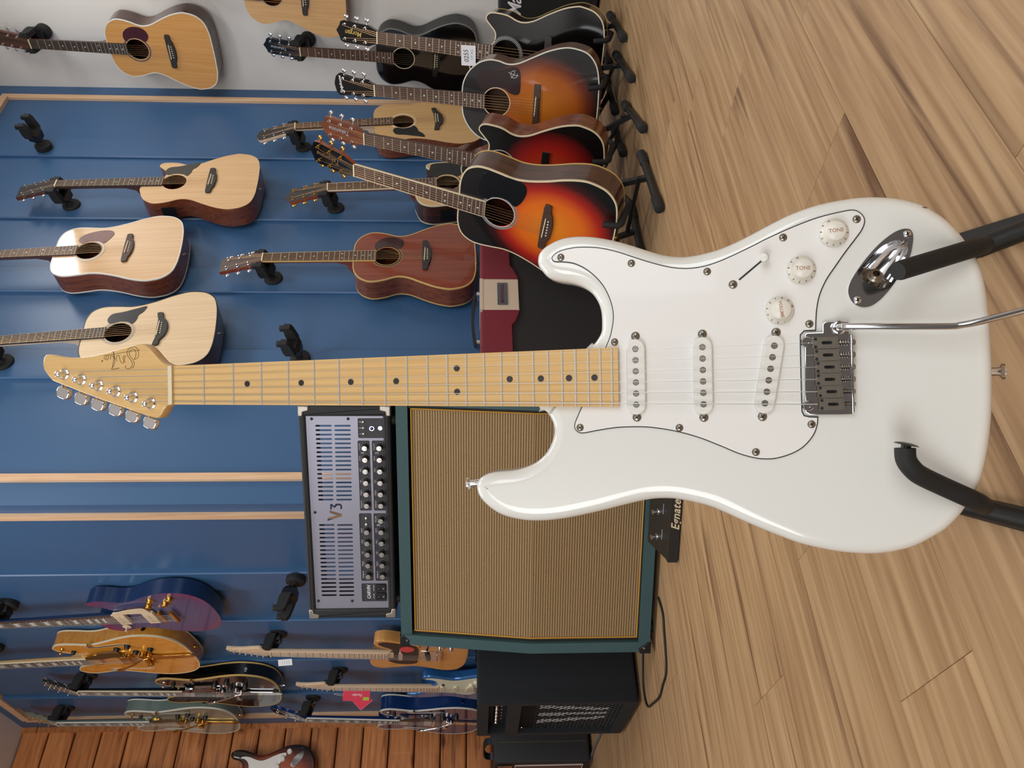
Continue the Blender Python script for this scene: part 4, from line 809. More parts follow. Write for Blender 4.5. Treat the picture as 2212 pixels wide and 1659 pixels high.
def electric(name, label, mx, style, L, depth, outline, body_m, side_m, hw, group, bind=None, back_bind=None, neck_m=mahog, fb_m=rosewd, inlay='block', inlay_m=pearl, fb_bind=None,
             face_m=None, head='open', guard_m=None, pu_m=None, knob_m2=black_pl, knob_t=None, logo=None, logo_m=None, fh=None, fh_rim=None, nf=22, big=True, wire=True):
    t = thing(name, label, 'guitar', mx, group)
    sx0 = [(-2.5 + i) * .0104 for i in range(6)]; sx1 = [(-2.5 + i) * .007 for i in range(6)]
    zt_ = .0145 if style in ('es', 'lp') else .0095
    if style == 'strat': strat_body(t, body_m)
    elif style == 'tele': MB().rprism(spline(outline, 5), -depth, 0, .003, 3).obj('body', body_m, t, 50)
    else:
        o = ccw(spline(outline, 5)); b = MB(); q = inset(o, .004)
        b.rings([[(x, y, -depth) for x, y in q], [(x, y, -depth + .004) for x, y in o], [(x, y, -.001) for x, y in o]], True, False); b.obj('sides_and_back', side_m, t)
        plate('top', inset(o, .0004), [], -.0012, 0, body_m, t)
        if bind: plate('binding', inset(o, -.0008), [inset(o, .0034)], -.0065, .0008, bind, t)
        if back_bind: plate('back_binding', inset(o, -.0008), [inset(o, .0045)], -depth - .0004, -depth + .006, back_bind, t)
    fo, H2, ye = fretboard(t, L, nf, .0425, .056, zt_, .0065, fb_m, inlay, inlay_m, fb_bind, wire=wire)
    yb = {'es': .205, 'lp': .17, 'tele': .19, 'strat': .19}[style]
    neck_shape(t, L, H2, yb - .02, L + .004, zt_ - .0063, .024, .0165, neck_m, heel=(-depth * .85 if style in ('es', 'lp') else None))
    if style in ('es', 'lp'):
        headstock33(t, L, head, face_m or black_gl, body_m if head == 'epi' else (neck_m), hw, R(15), zt_, steel, .0425, sx1, logo, logo_m)
        if pu_m:
            humbucker(t, ye - .024, pu_m, z=zt_ - .001); humbucker(t, .030, pu_m, z=zt_)
        MB().rprism(rrect(-.041, -.006, .041, .006, .003, 3), .004, zt_ + .003, .001, 2).obj('bridge', hw, t)
        for i, (x, y) in enumerate(((.095, .045), (.122, -.01), (.078, -.085), (.058, -.018))) if style == 'es' else enumerate(((.085, .02), (.095, -.045), (.122, .0), (.132, -.075))): knob(t, x, y - .02 * (style == 'es'), knob_m2, knob_t)
        if style == 'es':
            if guard_m: MB().prism(mm([(30, 176), (52, 172), (62, 140), (80, 100), (86, 50), (74, 20), (42, 14), (42, 60), (30, 110)]), .014, .0165).obj('pickguard', guard_m, t)
            knob(t, .088, .205, knob_m2, None, .009, .014)
            MB().lathe((.118, .238, .002), (0, 0, 1), [(0, .009), (.002, .008), (.006, .0035), (.018, .0035), (.020, .0075), (.022, .006), (.022, 0)], 14).obj('strap_button', hw, t)
            xg = max(x for x, y in o if .1 < y < .2); MB().box((xg - .010, .115, .004), (.03, .008, .008)).obj('guard_bracket', hw, t)
            if fh: fhole(t, 1, fh, fh_rim); fhole(t, -1, fh, fh_rim)
            if big: bigsby(t, hw); strings(t, sx0, sx1, -.06, L, .014, zt_ + .002, steel)
            MB().lathe((max(x for x, y in o) - .004, -.12, -depth * .45), (1, 0, 0), [(0, .009), (.005, .009), (.006, .005), (.006, 0)], 12).obj('jack', hw, t)
            MB().lathe((0, -.252, -depth / 2), (0, -1, 0), [(-.004, .008), (.004, .007), (.006, .004), (.014, .004), (.016, .007), (.018, 0)], 12).obj('end_pin', hw, t)
        else:
            pass
    else: soft_head(t, L, neck_m, hw); strings(t, sx0, sx1, .0, L, .0125, zt_ + .0012, steel)
    return t, sx0, sx1, ye, zt_
G_EL = 'electric guitars hung on the left walls'
def wl_place(pa, pb, ya, yb, off=.1): return place2(pa, pb, ya, yb, .0145, wallL(off), nL, -dL)[0]
fe = lambda L, n: fret_y(L, n) - .004
HX = -dL
# gold / blond hollow body
orange = wood('blond flame maple', S(208, 136, 44), S(226, 156, 62), (40, 16, 40), .15, .7); orange_s = wood('blond flame sides', S(176, 116, 44), S(196, 138, 62), (30, 60, 30), .2, .5)
m = wl_place((196, 1431), (285, 1426.7), fe(.628, 22), 0)
electric('hollow_body_guitar', 'honey blond hollow body electric guitar with gold hardware on blue wall', m, 'es', .628, .062, ESS, orange, orange_s, gold_m, G_EL, bind=ivory, back_bind=ivory, neck_m=maple_n, fb_bind=ivory, guard_m=mat('smoked guard', S(70, 54, 30), .2), pu_m=gold_m, fh=black_pl, fh_rim=ivory, knob_t=gold_m)
hang(m, .628, nL, K, HX, 'black guitar hanger holding the honey blond electric guitar')
m = wl_place((171, 1499), (483, 1501), .628, 0)
electric('hollow_body_guitar', 'black hollow body electric guitar with cream binding on blue wall', m, 'es', .628, .062, ESS, black_gl, black_gl, chrome, G_EL, bind=yel_b, back_bind=yel_b, neck_m=black_gl, fb_bind=ivory, guard_m=mat('mirror black guard', S(60, 40, 40), .1, .3), pu_m=chrome, knob_t=chrome)
hang(m, .628, nL, K, HX, 'black guitar hanger holding the black electric guitar')
sage = mat('sage silver', S(152, 154, 134), .2, .35, .6); sage_s = mat('sage sides', S(126, 142, 132), .25, .3, .4)
m = wl_place((125.3, 1566), (404, 1564.7), .628, 0)
electric('hollow_body_guitar', 'silver green hollow body electric guitar with gold vibrato beside pine boards', m, 'es', .628, .062, ESS, sage, sage_s, gold_m, G_EL, bind=white_b, back_bind=white_b, neck_m=sage_s, face_m=sage, fb_bind=white_b, guard_m=mat('smoked guard b', S(84, 76, 56), .2), pu_m=gold_m, fh=black_pl, fh_rim=white_b)
hang(m, .628, nL, K, HX, 'black guitar hanger holding the silver green electric guitar')
bluem = mat('midnight blue', S(34, 44, 92), .15, .2, .8); blue_s = mat('blue sides', S(22, 54, 112), .2, .25, .6)
m = wl_place((662.7, 1556), (936.7, 1564), .628, 0, .125)
electric('hollow_body_guitar', 'dark blue hollow body electric guitar with white binding beside pine boards', m, 'es', .628, .075, ESS, bluem, blue_s, chrome, G_EL, bind=white_b, back_bind=white_b, neck_m=blue_s, fb_bind=white_b, guard_m=black_pl, pu_m=mat('silver pickup', S(206, 200, 196), .3, .5), fh=black_pl, fh_rim=white_b, head='wave', logo='D', logo_m=silver_l, fb_m=ebony)
hang(m, .628, nL, K, HX, 'black guitar hanger holding the dark blue electric guitar')
# blue and purple single cut
purp = burst('blue purple burst', [(0, S(72, 86, 128)), (.6, S(66, 72, 118)), (.88, S(72, 58, 108)), (1, S(108, 46, 98))], 0, .02, .19, .24); navy = mat('navy gloss', S(18, 42, 82), .15, .1, .7)
m = wl_place((251, 1339.8), (350.6, 1334.8), fe(.628, 22), 0)
t, sx0, sx1, ye, zt_ = electric('single_cut_guitar', 'blue and purple single cutaway electric guitar with cream pickups', m, 'lp', .628, .062, LPS, purp, navy, gold_m, G_EL, neck_m=navy, knob_m2=gold_m, fb_m=rosewd)
for y in (ye - .022, .042): 
    p = MB().rprism(rrect(-.044, y - .021, .044, y + .021, .004, 3), .003, .0145, .0015, 2, False).obj('pickup', cream_pl, t)
    for i in range(6): MB().cyl(((-2.5 + i) * .0102, y, .0135), ((-2.5 + i) * .0102, y, .0153), .0018, n=8).obj('pole_piece', gold_m, p)
MB().prism(spline(mm([(34, 172), (50, 168), (72, 120), (84, 60), (80, 36), (60, 28), (45, 30), (45, 70), (45, 130)]), 3), .013, .0150).obj('pickguard', cream_pl, t)
MB().box((0, -.045, .012), (.086, .012, .010)).obj('tailpiece', gold_m, t)
MB().box((.135, -.115, -.032), (.005, .036, .036), Matrix.Rotation(R(-28), 3, 'Z')).obj('jack_plate', gold_m, t)
s_ = MB().lathe((-.085, .172, .003), (0, 0, 1), [(0, .016), (.002, .016), (.002, .003), (.004, .003)], 18).obj('toggle_plate', cream_pl, t); MB().tube([(-.085, .172, .004), (-.088, .172, .022)], [.002, .004], 8).obj('toggle_switch', cream_pl, s_)
strings(t, sx0, sx1, -.045, .628, .0175, zt_ + .002, steel)
hang(m, .628, nL, K, HX, 'black guitar hanger holding the blue and purple electric guitar')
# butterscotch single cut with black guard
butter = wood('butterscotch', S(196, 136, 66), S(212, 154, 84), (50, 2.5, 50), .2, .6); line_m = mat('dark fret line', S(70, 52, 40), .5)
m = place2((585.4, 1413.7), (941.8, 1421), .648, 0, .0095, wallL(.105), nL, -dL)[0]
t, sx0, sx1, ye, zt_ = electric('butterscotch_guitar', 'butterscotch electric guitar with black pickguard and pale maple neck', m, 'tele', .648, .045, TELE, butter, butter, chrome, G_EL, neck_m=maple_p, fb_m=maple_p, inlay='dot', inlay_m=dotb, nf=21, wire=False)
MB().rprism(spline(mm([(-30, 186), (-60, 190), (-88, 160), (-96, 120), (-84, 78), (-50, 72), (40, 72), (72, 76), (92, 90), (104, 130), (118, 180), (122, 214), (108, 232), (84, 214), (62, 184), (40, 172), (30, 182)]), 3), .0001, .0024, .0004, 1, False).obj('pickguard', black_pl, t)
plate('sticker', circle(.062, .118, .028, 24), [], .0025, .0029, mat('red sticker', S(226, 70, 74), .4), t)
MB().rprism(capsule(-.031, .172 - .03, .031, .172 - .03, .009), .002, .010, .002, 3, False).obj('pickup', chrome, t)
bpo = MB().rprism(rrect(-.043, -.022, .043, .064, .002, 2), .0001, .0024, .0005, 1, False).obj('bridge', chrome, t)
MB().box((0, -.022, .006), (.086, .002, .012)).obj('bridge_lip', chrome, bpo)
for x in (-.022, 0, .022): MB().cyl((x - .010, -.003, .0075), (x + .010, -.003, .0075), .0045, n=12).obj('saddle', chrome, bpo)
MB().rprism(capsule(-.031, .028, .031, .038, .009), .002, .0095, .001, 2, False).obj('pickup', black_pl, t)
MB().rprism(capsule(.092, -.075, .092, .058, .016), .0001, .0022, .0005, 1, False).obj('control_plate', chrome, t)
for y in (-.055, -.012): MB().lathe((.092, y, .002), (0, 0, 1), [(0, .0095), (.003, .0095), (.016, .0088), (.018, .007), (.018, 0)], 18).obj('knob', chrome, t)
MB().tube([(.092, .035, .002), (.088, .042, .016)], [.002, .005], 8).obj('switch_tip', black_pl, t)
hang(m, .648, nL, K, HX, 'black guitar hanger holding the butterscotch electric guitar')
tele_m = m
# blue strat shape
lake = mat('lake blue', S(44, 104, 168), .2, .35, .7); mint = mat('mint guard', S(214, 220, 196), .35)
m = place2((721.4, 1488.4), (946, 1491), .648, fe(.648, 22), .0095, wallL(.105), nL, -dL)[0]
def strat_bits(t, gm_, km, shrink=1.0):
    gx_ = sum(p[0] for p in gp) / len(gp); gy_ = sum(p[1] for p in gp) / len(gp)
    MB().rprism(inset([(gx_ + (x - gx_) * shrink, gy_ + (y - gy_) * shrink) for x, y in gp], .0009), .0005, .0024, .0006, 2, False).obj('pickguard', gm_, t, 30)
    for p0, p1, s0, s1 in PK:
        z = .0085; a = V(HP(*ck([p0])[0], z)); b = V(HP(*ck([p1])[0], z))
        p = MB().rprism(capsule(a.x, a.y, b.x, b.y, .0088), .002, z, .0014, 2, False).obj('pickup', km, t)
        for i in range(6): q = a.lerp(b, i / 5); MB().cyl((q.x, q.y, z - .001), (q.x, q.y, z + .0004), .0025, n=8).obj('pole_piece', nickel, p)
    for px in ((1684, 671), (1730.5, 583.5), (1800.5, 503.5)): a = HP(*px, .003); knob(t, a[0], a[1], km, None, .0125, .014)
    b_ = MB().rprism(bp, .001, .006, .0008, 2).obj('bridge', chrome, t)
    for x in sad_x: MB().box((x, -.006, .0085), (.0098, .018, .006)).obj('saddle', nickel, b_)
    plate('jack_plate', jack_o, [], .0, .002, chrome, t)
t, *_ = electric('blue_guitar', 'bright blue electric guitar with mint pickguard and red swing tags', m, 'strat', .648, .044, None, lake, lake, chrome, G_EL, neck_m=maple_p, fb_m=maple_p, inlay='dot', inlay_m=dotb, wire=False)
strat_bits(t, mint, mat('aged white parts', S(228, 222, 190), .35))
plate('sticker', rrect(.028, .150, .062, .163, .001, 2), [], .0026, .003, black_pl, t, )
hang(m, .648, nL, K, HX, 'black guitar hanger holding the bright blue electric guitar')
strat_m = m
# sunburst one on the pine boards
sb = burst('brown sunburst', [(0, S(180, 92, 42)), (.5, S(160, 74, 34)), (.7, S(92, 38, 24)), (.86, S(22, 14, 14)), (1, S(10, 9, 9))], .0, .03, .178, .25)
pw = EL + nR * .105
m = place2((296, 1690), (608, 1686), .648, 0, .0095, pw, nR, dR)[0]
t, *_ = electric('sunburst_guitar', 'brown sunburst electric guitar with white pickguard on the pine boards', m, 'strat', .648, .044, None, sb, sb, chrome, G_EL, neck_m=maple_n, fb_m=rosewd, inlay='dot')
strat_bits(t, white_pl, white_pl, .74)
hang(m, .648, nR, EL + nR * .02, dR, 'black guitar hanger holding the brown sunburst electric guitar')

# ------------------------------------------------------------------ tags
def card(name, label, px, plane_p, n, xv, w_, h_, m, rot=0, group=None):
    c_ = hit(*px, plane_p, n); X = V(xv).normalized(); Y = V(n).normalized().cross(X)
    mx = frame(c_, X, Y, V(n).normalized()) @ Matrix.Rotation(rot, 4, 'Z')
    o = thing(name, label, 'tag', mx, group); MB().box((0, 0, 0), (w_, h_, .0006)).obj('card', m, o); return o
paper = mat('white paper', S(236, 236, 240), .8); pen = mat('pen ink', S(40, 44, 60), .6); pen_b = mat('pale blue ink', S(120, 170, 196), .6)
n4 = m4.col[2].xyz.normalized(); x4 = m4.col[0].xyz.normalized(); p4 = m4 @ V((0, .3, .014))
t = card('price_card', 'white price card with handwritten numbers stuck on the black cutaway guitar neck', (1012, 120), p4, n4, x4, .075, .058, paper, R(4))
text('handwriting', '0255', .026, pen, t, TR(-.002, .008, .0005, R(4)), shear=.2, xs=.9); text('handwriting', 'VP AG', .014, pen_b, t, TR(.004, -.014, .0005, R(2)), shear=.2)
tp_ = tele_m @ V((0, 0, .03))
t = card('price_tag', 'small white price tag hanging by the butterscotch guitar nut', (616, 1431), tp_, V((-.1, -1, 0)).normalized(), V((1, -.1, 0)), .028, .058, paper, R(4)); 
for i in range(4): MB().box((0, -.016 + i * .009, .0005), (.015, .0012, .0003)).obj('printed_line', mat('grey print', S(150, 150, 156), .7), t)
sp_ = strat_m @ V((0, 0, .035)); redc = mat('red card', S(222, 56, 84), .45); pink = mat('pink edge', S(238, 110, 136), .5)
t = card('swing_tag', 'red diamond swing tag hanging from the blue guitar', (781, 1512), strat_m @ V((0, 0, .028)), V((-.1, -1, 0)).normalized(), V((1, -.1, 0)), .068, .068, redc, R(40))
MB().box((.0, 0, -.0006), (.073, .073, .0004)).obj('tag_border', pink, t)
for i in range(3): MB().box((-.012 + .006 * i, -.012 - .003 * i, .0005), (.003, .018, .0003), Matrix.Rotation(R(-40), 3, 'Z')).obj('printed_line', white_l, t)
t = card('swing_tag', 'red rectangular swing tag with white script hanging from the blue guitar', (770, 1502), sp_, V((-.1, -1, 0)).normalized(), V((1, -.1, 0)), .056, .125, redc, R(-2))
text('logo', 'Fender', .019, white_l, t, TR(.002, -.004, .0005, R(90)), shear=.3, xs=.85)
plate('price_sticker', rrect(-.024, -.058, -.008, -.030, .001, 2), [], .0004, .0007, mat('lime sticker', S(170, 196, 60), .5), t)
for dx in (-.003, .005): MB().tube([(dx, .060, .0005), (dx * .5, .105, -.008)], .0006, 4).obj('tag_string', white_l, t)

# ------------------------------------------------------------------ amplifiers
def bx(c0, c1, m=None): return MB().box([(a + b) / 2 for a, b in zip(c0, c1)], [b - a for a, b in zip(c0, c1)])
PSI = R(14)
cX = V((math.cos(PSI), -math.sin(PSI), 0)); cY = V((math.sin(PSI), math.cos(PSI), 0))
CBL = on_floor(1415, 1408)
green = mat('green tolex', S(54, 84, 88), .55, bump=.5, bscale=500); green_d = mat('black inner frame', S(24, 26, 22), .6)
def stripe_cloth(name, c1, c2, c3, per):
    m = bpy.data.materials.new(name); m.use_nodes = True; nt = m.node_tree; L = nt.links; b = nt.nodes['Principled BSDF']; b.inputs['Roughness'].default_value = .85
    tc = nt.nodes.new('ShaderNodeTexCoord'); w1_ = nt.nodes.new('ShaderNodeTexWave'); w1_.bands_direction = 'Y'; w1_.inputs['Scale'].default_value = 2 * math.pi / per / 20; w1_.inputs['Distortion'].default_value = .6; w1_.inputs['Detail'].default_value = 2; w1_.inputs['Detail Scale'].default_value = 6
    L.new(tc.outputs['Object'], w1_.inputs['Vector'])
    w2 = nt.nodes.new('ShaderNodeTexWave'); w2.bands_direction = 'X'; w2.inputs['Scale'].default_value = 2 * math.pi / (per * .45) / 20; L.new(tc.outputs['Object'], w2.inputs['Vector'])
    rp = nt.nodes.new('ShaderNodeValToRGB'); e = rp.color_ramp.elements; e[0].position = .25; e[0].color = c1; e[1].position = .6; e[1].color = c2; L.new(w1_.outputs[0], rp.inputs[0])
    x = nt.nodes.new('ShaderNodeMix'); x.data_type = 'RGBA'; mr = nt.nodes.new('ShaderNodeMapRange'); mr.inputs[4].default_value = .35; L.new(w2.outputs[0], mr.inputs[0]); L.new(mr.outputs[0], x.inputs[0]); L.new(rp.outputs[0], x.inputs[6]); x.inputs[7].default_value = c3
    L.new(x.outputs[2], b.inputs['Base Color']); MATS[name] = m; return m
cloth = stripe_cloth('tan grille cloth', S(86, 66, 42), S(168, 140, 98), S(138, 112, 78), .0076)
CW, CD, CH, CKZ, CS = (hit(1250, 862, CBL, cY) - CBL).dot(cX), .29, .785, .385, .062
cab = thing('speaker_cabinet', 'green speaker cabinet with tan striped grille under the silver amplifier head', 'speaker cabinet', frame(CBL, cX, cY, Z))
prof = [(0, .018), (0, CKZ), (CS, CH), (CD, CH), (CD, .018)]
def side_board(x0, x1, name):
    b = MB(); b.rings([[(x, y, z) for y, z in prof] for x in (x0, x1)]); return b.obj(name, green, cab, 20)
T = .034
side_board(0, T, 'side_panel'); side_board(CW - T, CW, 'side_panel')
bx((T, CS, CH - T), (CW - T, CD, CH)).obj('top_panel', green, cab); bx((T, 0, .018), (CW - T, CD, .018 + T)).obj('bottom_panel', green, cab); bx((T, CD - .012, .018 + T), (CW - T, CD, CH - T)).obj('back_panel', black_tol, cab)
# grille: lower upright half and upper leaning half, each with piping
g1 = bx((T, .012, .018 + T), (CW - T, .020, CKZ)); 
fm = frame((CW / 2, .016, 0), (1, 0, 0), (0, 0, 1), (0, -1, 0))
hw_ = CW / 2 - T - .012; z0 = .018 + T + .006
lo = MB().box((0, (z0 + CKZ) / 2, 0), (2 * hw_, CKZ - z0, .006)).obj('grille_cloth', cloth, cab, mx=fm)
sl = math.atan2(CS, CH - CKZ); up_h = (CH - T - .01 - CKZ) / math.cos(sl)
fm2 = Matrix.Translation((CW / 2, .016, CKZ)) @ Matrix.Rotation(-sl, 4, 'X') @ frame((0, 0, 0), (1, 0, 0), (0, 0, 1), (0, -1, 0))
up_ = MB().box((0, up_h / 2, 0), (2 * hw_, up_h, .006)).obj('grille_cloth', cloth, cab, mx=fm2)
bx((T, .012, .018 + T), (CW - T, .018, z0)).obj('inner_frame', green_d, cab)
for s in (-1, 1):
    b = MB(); b.rings([[(CW / 2 + s * x, y, z) for y, z in ((.014, .018 + T), (.014, CKZ), (.014 + CS * .93, CH - T), (.02 + CS * .93, CH - T), (.02, CKZ), (.02, .018 + T))] for x in ((hw_, CW / 2 - T) if s > 0 else (CW / 2 - T, hw_))]); b.obj('inner_frame', green_d, cab, 20)
pip = mat('gold piping', S(190, 140, 50), .4)
pts = [(CW / 2 - hw_, .011, z0), (CW / 2 + hw_, .011, z0), (CW / 2 + hw_, .011, CKZ), (CW / 2 + hw_, .011 + math.sin(sl) * up_h, CKZ + math.cos(sl) * up_h), (CW / 2 - hw_, .011 + math.sin(sl) * up_h, CKZ + math.cos(sl) * up_h), (CW / 2 - hw_, .011, CKZ)]
for i in range(6): MB().tube([pts[i], pts[(i + 1) % 6]], .0022, 6).obj('piping', pip, cab)
for sx in (0, CW):
    q = -1 if sx else 1
    for (y, z, sz) in ((0, .018, 1), (CS, CH, -1)):
        c_ = MB(); c_.rprism([(a * q + sx, b_ * sz + z) for a, b_ in ((-.004, -.004), (.03, -.004), (.034, .006), (.012, .034), (-.004, .03))], -.004, .03, .003, 2)
        o = c_.obj('corner_protector', black_pl, cab, mx=frame((0, y + .026, 0), (1, 0, 0), (0, 0, 1), (0, -1, 0)))
        MB().ball((sx + q * .016, z + sz * .018, .031), .0035, 8).obj('rivet', chrome, o)
for sx in (.06, CW - .06):
    for y in (.05, CD - .05): MB().cyl((sx, y, 0), (sx, y, .019), .018, .02, 14).obj('foot', black_rub, cab)

# amplifier head on top
HOF = .066
hdM = frame(CBL + cY * HOF, cX, cY, Z); hdI = hdM.inverted()
def HD(x, y, dy=0.0):
    p = hdI @ hit(x, y, CBL + cY * (HOF + dy), cY); return (p.x, p.z)
xl = HD(760, 1335)[0]; xr = HD(760, 878)[0]; zb = CH + .016; ztp = HD(656, 1110)[1]
head = thing('amplifier_head', 'black amplifier head with silver slotted front panel on the green cabinet', 'amplifier', hdM)
DD = .2; TB = .020; TS = (xr - xl) * .045
PX0 = xl + TS; PX1 = xr - TS; PZ0 = zb + .022; PZ1 = ztp - TB
def shell(p0, p1): b = MB(); return bx(p0, p1)
def rboard(x0, x1, z0_, z1_, nm):
    b = MB().rprism(rrect(x0, z0_, x1, z1_, .004, 2), -DD, 0, .006, 3); return b.obj(nm, black_tol, head, mx=frame((0, 0, 0), (1, 0, 0), (0, 0, 1), (0, -1, 0)))
rboard(xl, xr, ztp - TB, ztp, 'top_panel'); rboard(xl, xr, zb, zb + .022, 'bottom_panel'); rboard(xl, xl + TS, zb + .01, ztp - .01, 'side_panel'); rboard(xr - TS, xr, zb + .01, ztp - .01, 'side_panel')
pgrey = mat('brushed grey panel', S(150, 148, 162), .38, .55); pdark = mat('charcoal panel', S(52, 50, 56), .5)
pf = frame((0, .006, 0), (1, 0, 0), (0, 0, 1), (0, -1, 0))
def lerp2(a, b, t): return (a[0] + (b[0] - a[0]) * t, a[1] + (b[1] - a[1]) * t)
holes = []
def slots(a0, a1, b0, b1, n):
    for k in range(n):
        t = k / (n - 1); p = lerp2(HD(*a0), HD(*b0), t); q = lerp2(HD(*a1), HD(*b1), t)
        z_ = (p[1], q[1]); x_ = p[0]; holes.append(capsule(x_, z_[1] + .003, x_, z_[0] - .003, .0028, 4))
slots((680, 921), (716, 921), (686.5, 1081), (720, 1081), 18); slots((721, 921), (757, 921), (725.5, 1081), (760, 1081), 18)
slots((688, 1136), (722, 1136), (693.7, 1288), (727, 1288), 18); slots((727, 1136), (761.5, 1136), (732, 1288), (765, 1288), 18)
c4 = lambda pts: [HD(600 + x * .2532, 840 + y * .2532) for x, y in pts]
holes.append(ccw(c4([(420, 1135), (425, 1104), (505, 1086), (440, 1064), (440, 1044), (545, 1074), (545, 1093)])))
holes.append(ccw(c4([(444, 1036), (444, 990), (460, 988), (478, 1006), (492, 986), (530, 986), (546, 1000), (546, 1032), (531, 1032), (531, 1003), (505, 1001), (486, 1022), (472, 1018), (459, 1006), (459, 1036)])))
def win(x0, y0, x1, y1):
    a = HD(x0, (y0 + y1) / 2); b = HD(x1, (y0 + y1) / 2); l = HD((x0 + x1) / 2, y1)[0]; r_ = HD((x0 + x1) / 2, y0)[0]
    return (l, b[1], r_, a[1])
WINS = [win(772.5, 904.6, 830, 947.6), win(774.5, 953, 800.5, 1104.5), win(805, 953, 832, 1104.5), win(777.5, 1110.4, 804.5, 1256.5), win(808.5, 1110.4, 835.5, 1256.5), win(781, 1262, 835.5, 1301)]
for w_ in WINS: holes.append(rrect(*w_, .004, 4))
panel = plate('front_panel', [(PX0, PZ0), (PX1, PZ0), (PX1, PZ1), (PX0, PZ1)], holes, -.002, 0, pgrey, head, mx=pf)
for w_ in WINS: plate('control_plate', [(w_[0] - .003, w_[1] - .003), (w_[2] + .003, w_[1] - .003), (w_[2] + .003, w_[3] + .003), (w_[0] - .003, w_[3] + .003)], [], -.0035, -.0022, pdark, panel)
bx((PX0, .02, PZ0), (PX1, DD - .02, PZ0 + (PZ1 - PZ0) * .28)).obj('chassis', black_met, head)
print_w = mat('panel print', S(206, 206, 210), .6)
names = ['VOLUME', 'DRIVE', 'BASS', 'MID', 'TREBLE', 'PRESENCE']
silver_k = mat('silver knob cap', S(206, 196, 190), .25, .9)
def amp_knob(x, z, word):
    k = MB().lathe((x, z, -.002), (0, 0, 1), [(0, .0105), (.004, .0105), (.005, .0088), (.016, .0082), (.0165, .0082)], 18).obj('knob', black_pl, panel)
    MB().cyl((x, z, .0145), (x, z, .0156), .0074, n=16).obj('knob_cap', silver_k, k)
    MB().box((x, z - .0045, .0158), (.0012, .006, .0004), Matrix.Rotation(.5, 3, 'Z')).obj('knob_pointer', pdark, k)
    for i in range(9):
        an = R(220 - 260 * i / 8); MB().box((x + .0128 * math.cos(an), z + .0128 * math.sin(an), -.0016), (.0012, .0012, .0004)).obj('tick', print_w, k)
    text('lettering', word, .0055, print_w, panel, TR(x, z + .0165, -.0018), ext=.0002)
for wi, ks in ((1, range(6)), (2, range(6)), (3, range(1, 6)), (4, range(6))):
    l, b, r_, tp2 = WINS[wi]; ww = r_ - l; n = 6
    for k in ks:
        # right to left along the panel
        xk = r_ - ww * (k + .55) / 6.1; amp_knob(xk, b + (tp2 - b) * .40, names[k])
for wi, s_ in ((1, '1'), (2, '2'), (4, '3')): l, b, r_, tp2 = WINS[wi]; text('lettering', s_, .013, print_w, panel, TR(r_ - (r_ - l) * 1.08 / 6.1, b + (tp2 - b) * .62, -.0018), bold=.0003)
def toggle(x, z, r=.0042):
    o = MB().lathe((x, z, -.002), (0, 0, 1), [(0, r), (.003, r), (.0035, r * .6), (.0035, 0)], 12).obj('toggle_switch', chrome, panel); MB().tube([(x, z, .001), (x - .003, z - .002, .010)], [.0012, .002], 8).obj('toggle_lever', chrome, o)
l, b, r_, tp2 = WINS[3]
for k in (0, 1): toggle(r_ - (r_ - l) * (.06 + .09 * k) - .004, b + (tp2 - b) * .45)
l, b, r_, tp2 = WINS[0]
for k in range(3):
    x = l + (r_ - l) * (.2 + .3 * k); z = tp2 - (tp2 - b) * .2; toggle(x, z, .0038); text('lettering', str(k + 1), .010, print_w, panel, TR(x, z + .009, -.0018))
MB().lathe((l + (r_ - l) * .48, b + (tp2 - b) * .48, -.002), (0, 0, 1), [(0, .0072), (.003, .007), (.003, .0055)], 18).obj('jewel_ring', chrome, panel)
MB().ball((l + (r_ - l) * .48, b + (tp2 - b) * .48, .001), .0056, 12, (1, 1, .6)).obj('jewel', mat('blue jewel', S(26, 30, 120), .1, 0, .6), panel)
MB().lathe((l + (r_ - l) * .5, b + (tp2 - b) * .16, -.002), (0, 0, 1), [(0, .0066), (.004, .0066), (.004, .0032), (.001, .0032)], 6).obj('input_jack', chrome, panel)
l, b, r_, tp2 = WINS[5]
text('lettering', 'CARVIN', .0145, print_w, panel, TR((l + r_) / 2, tp2 - .022, -.0018), shear=.25, bold=.0004, xs=.88)
for k, wd in ((.28, 'POWER'), (.73, 'STANDBY')):
    x = l + (r_ - l) * k; text('lettering', wd, .005, print_w, panel, TR(x, b + (tp2 - b) * .52, -.0018), ext=.0002)
    rk = MB().rprism(rrect(x - .011, b + .003, x + .011, b + .034, .002, 2), -.002, .004, .001, 2, False).obj('rocker_switch', black_pl, panel)
    text('lettering', 'I', .006, print_w, rk, TR(x, b + .025, .0041)); text('lettering', 'O', .007, print_w, rk, TR(x, b + .010, .0041))
for px in ((672, 906), (751, 906), (679.5, 1108.5), (687, 1300), (760, 1300)): a = HD(*px); MB().lathe((a[0], a[1], 0), (0, 0, 1), [(0, .0046), (.0015, .0042), (.0028, .002), (.0028, 0)], 12).obj('panel_screw', black_pl, panel)
corner_m = mat('nickel corner', S(170, 162, 152), .38, 1)
for sx, q in ((xl, 1), (xr, -1)):
    for sz, e_ in ((zb, 1), (ztp, -1)):
        pts = [(sx - q * .001, sz - e_ * .001), (sx + q * .03, sz - e_ * .001), (sx + q * .03, sz + e_ * .012), (sx + q * .017, sz + e_ * .014), (sx + q * .013, sz + e_ * .03), (sx - q * .001, sz + e_ * .03)]
        MB().rprism(pts, -.03, .0018, .003, 3).obj('corner_protector', corner_m, head, mx=frame((0, 0, 0), (1, 0, 0), (0, 0, 1), (0, -1, 0)))
for x in (xl + .05, xr - .05):
    for y in (.03, DD - .03): MB().cyl((x, y, CH), (x, y, zb + .001), .012, .014, 12).obj('foot', black_rub, head)

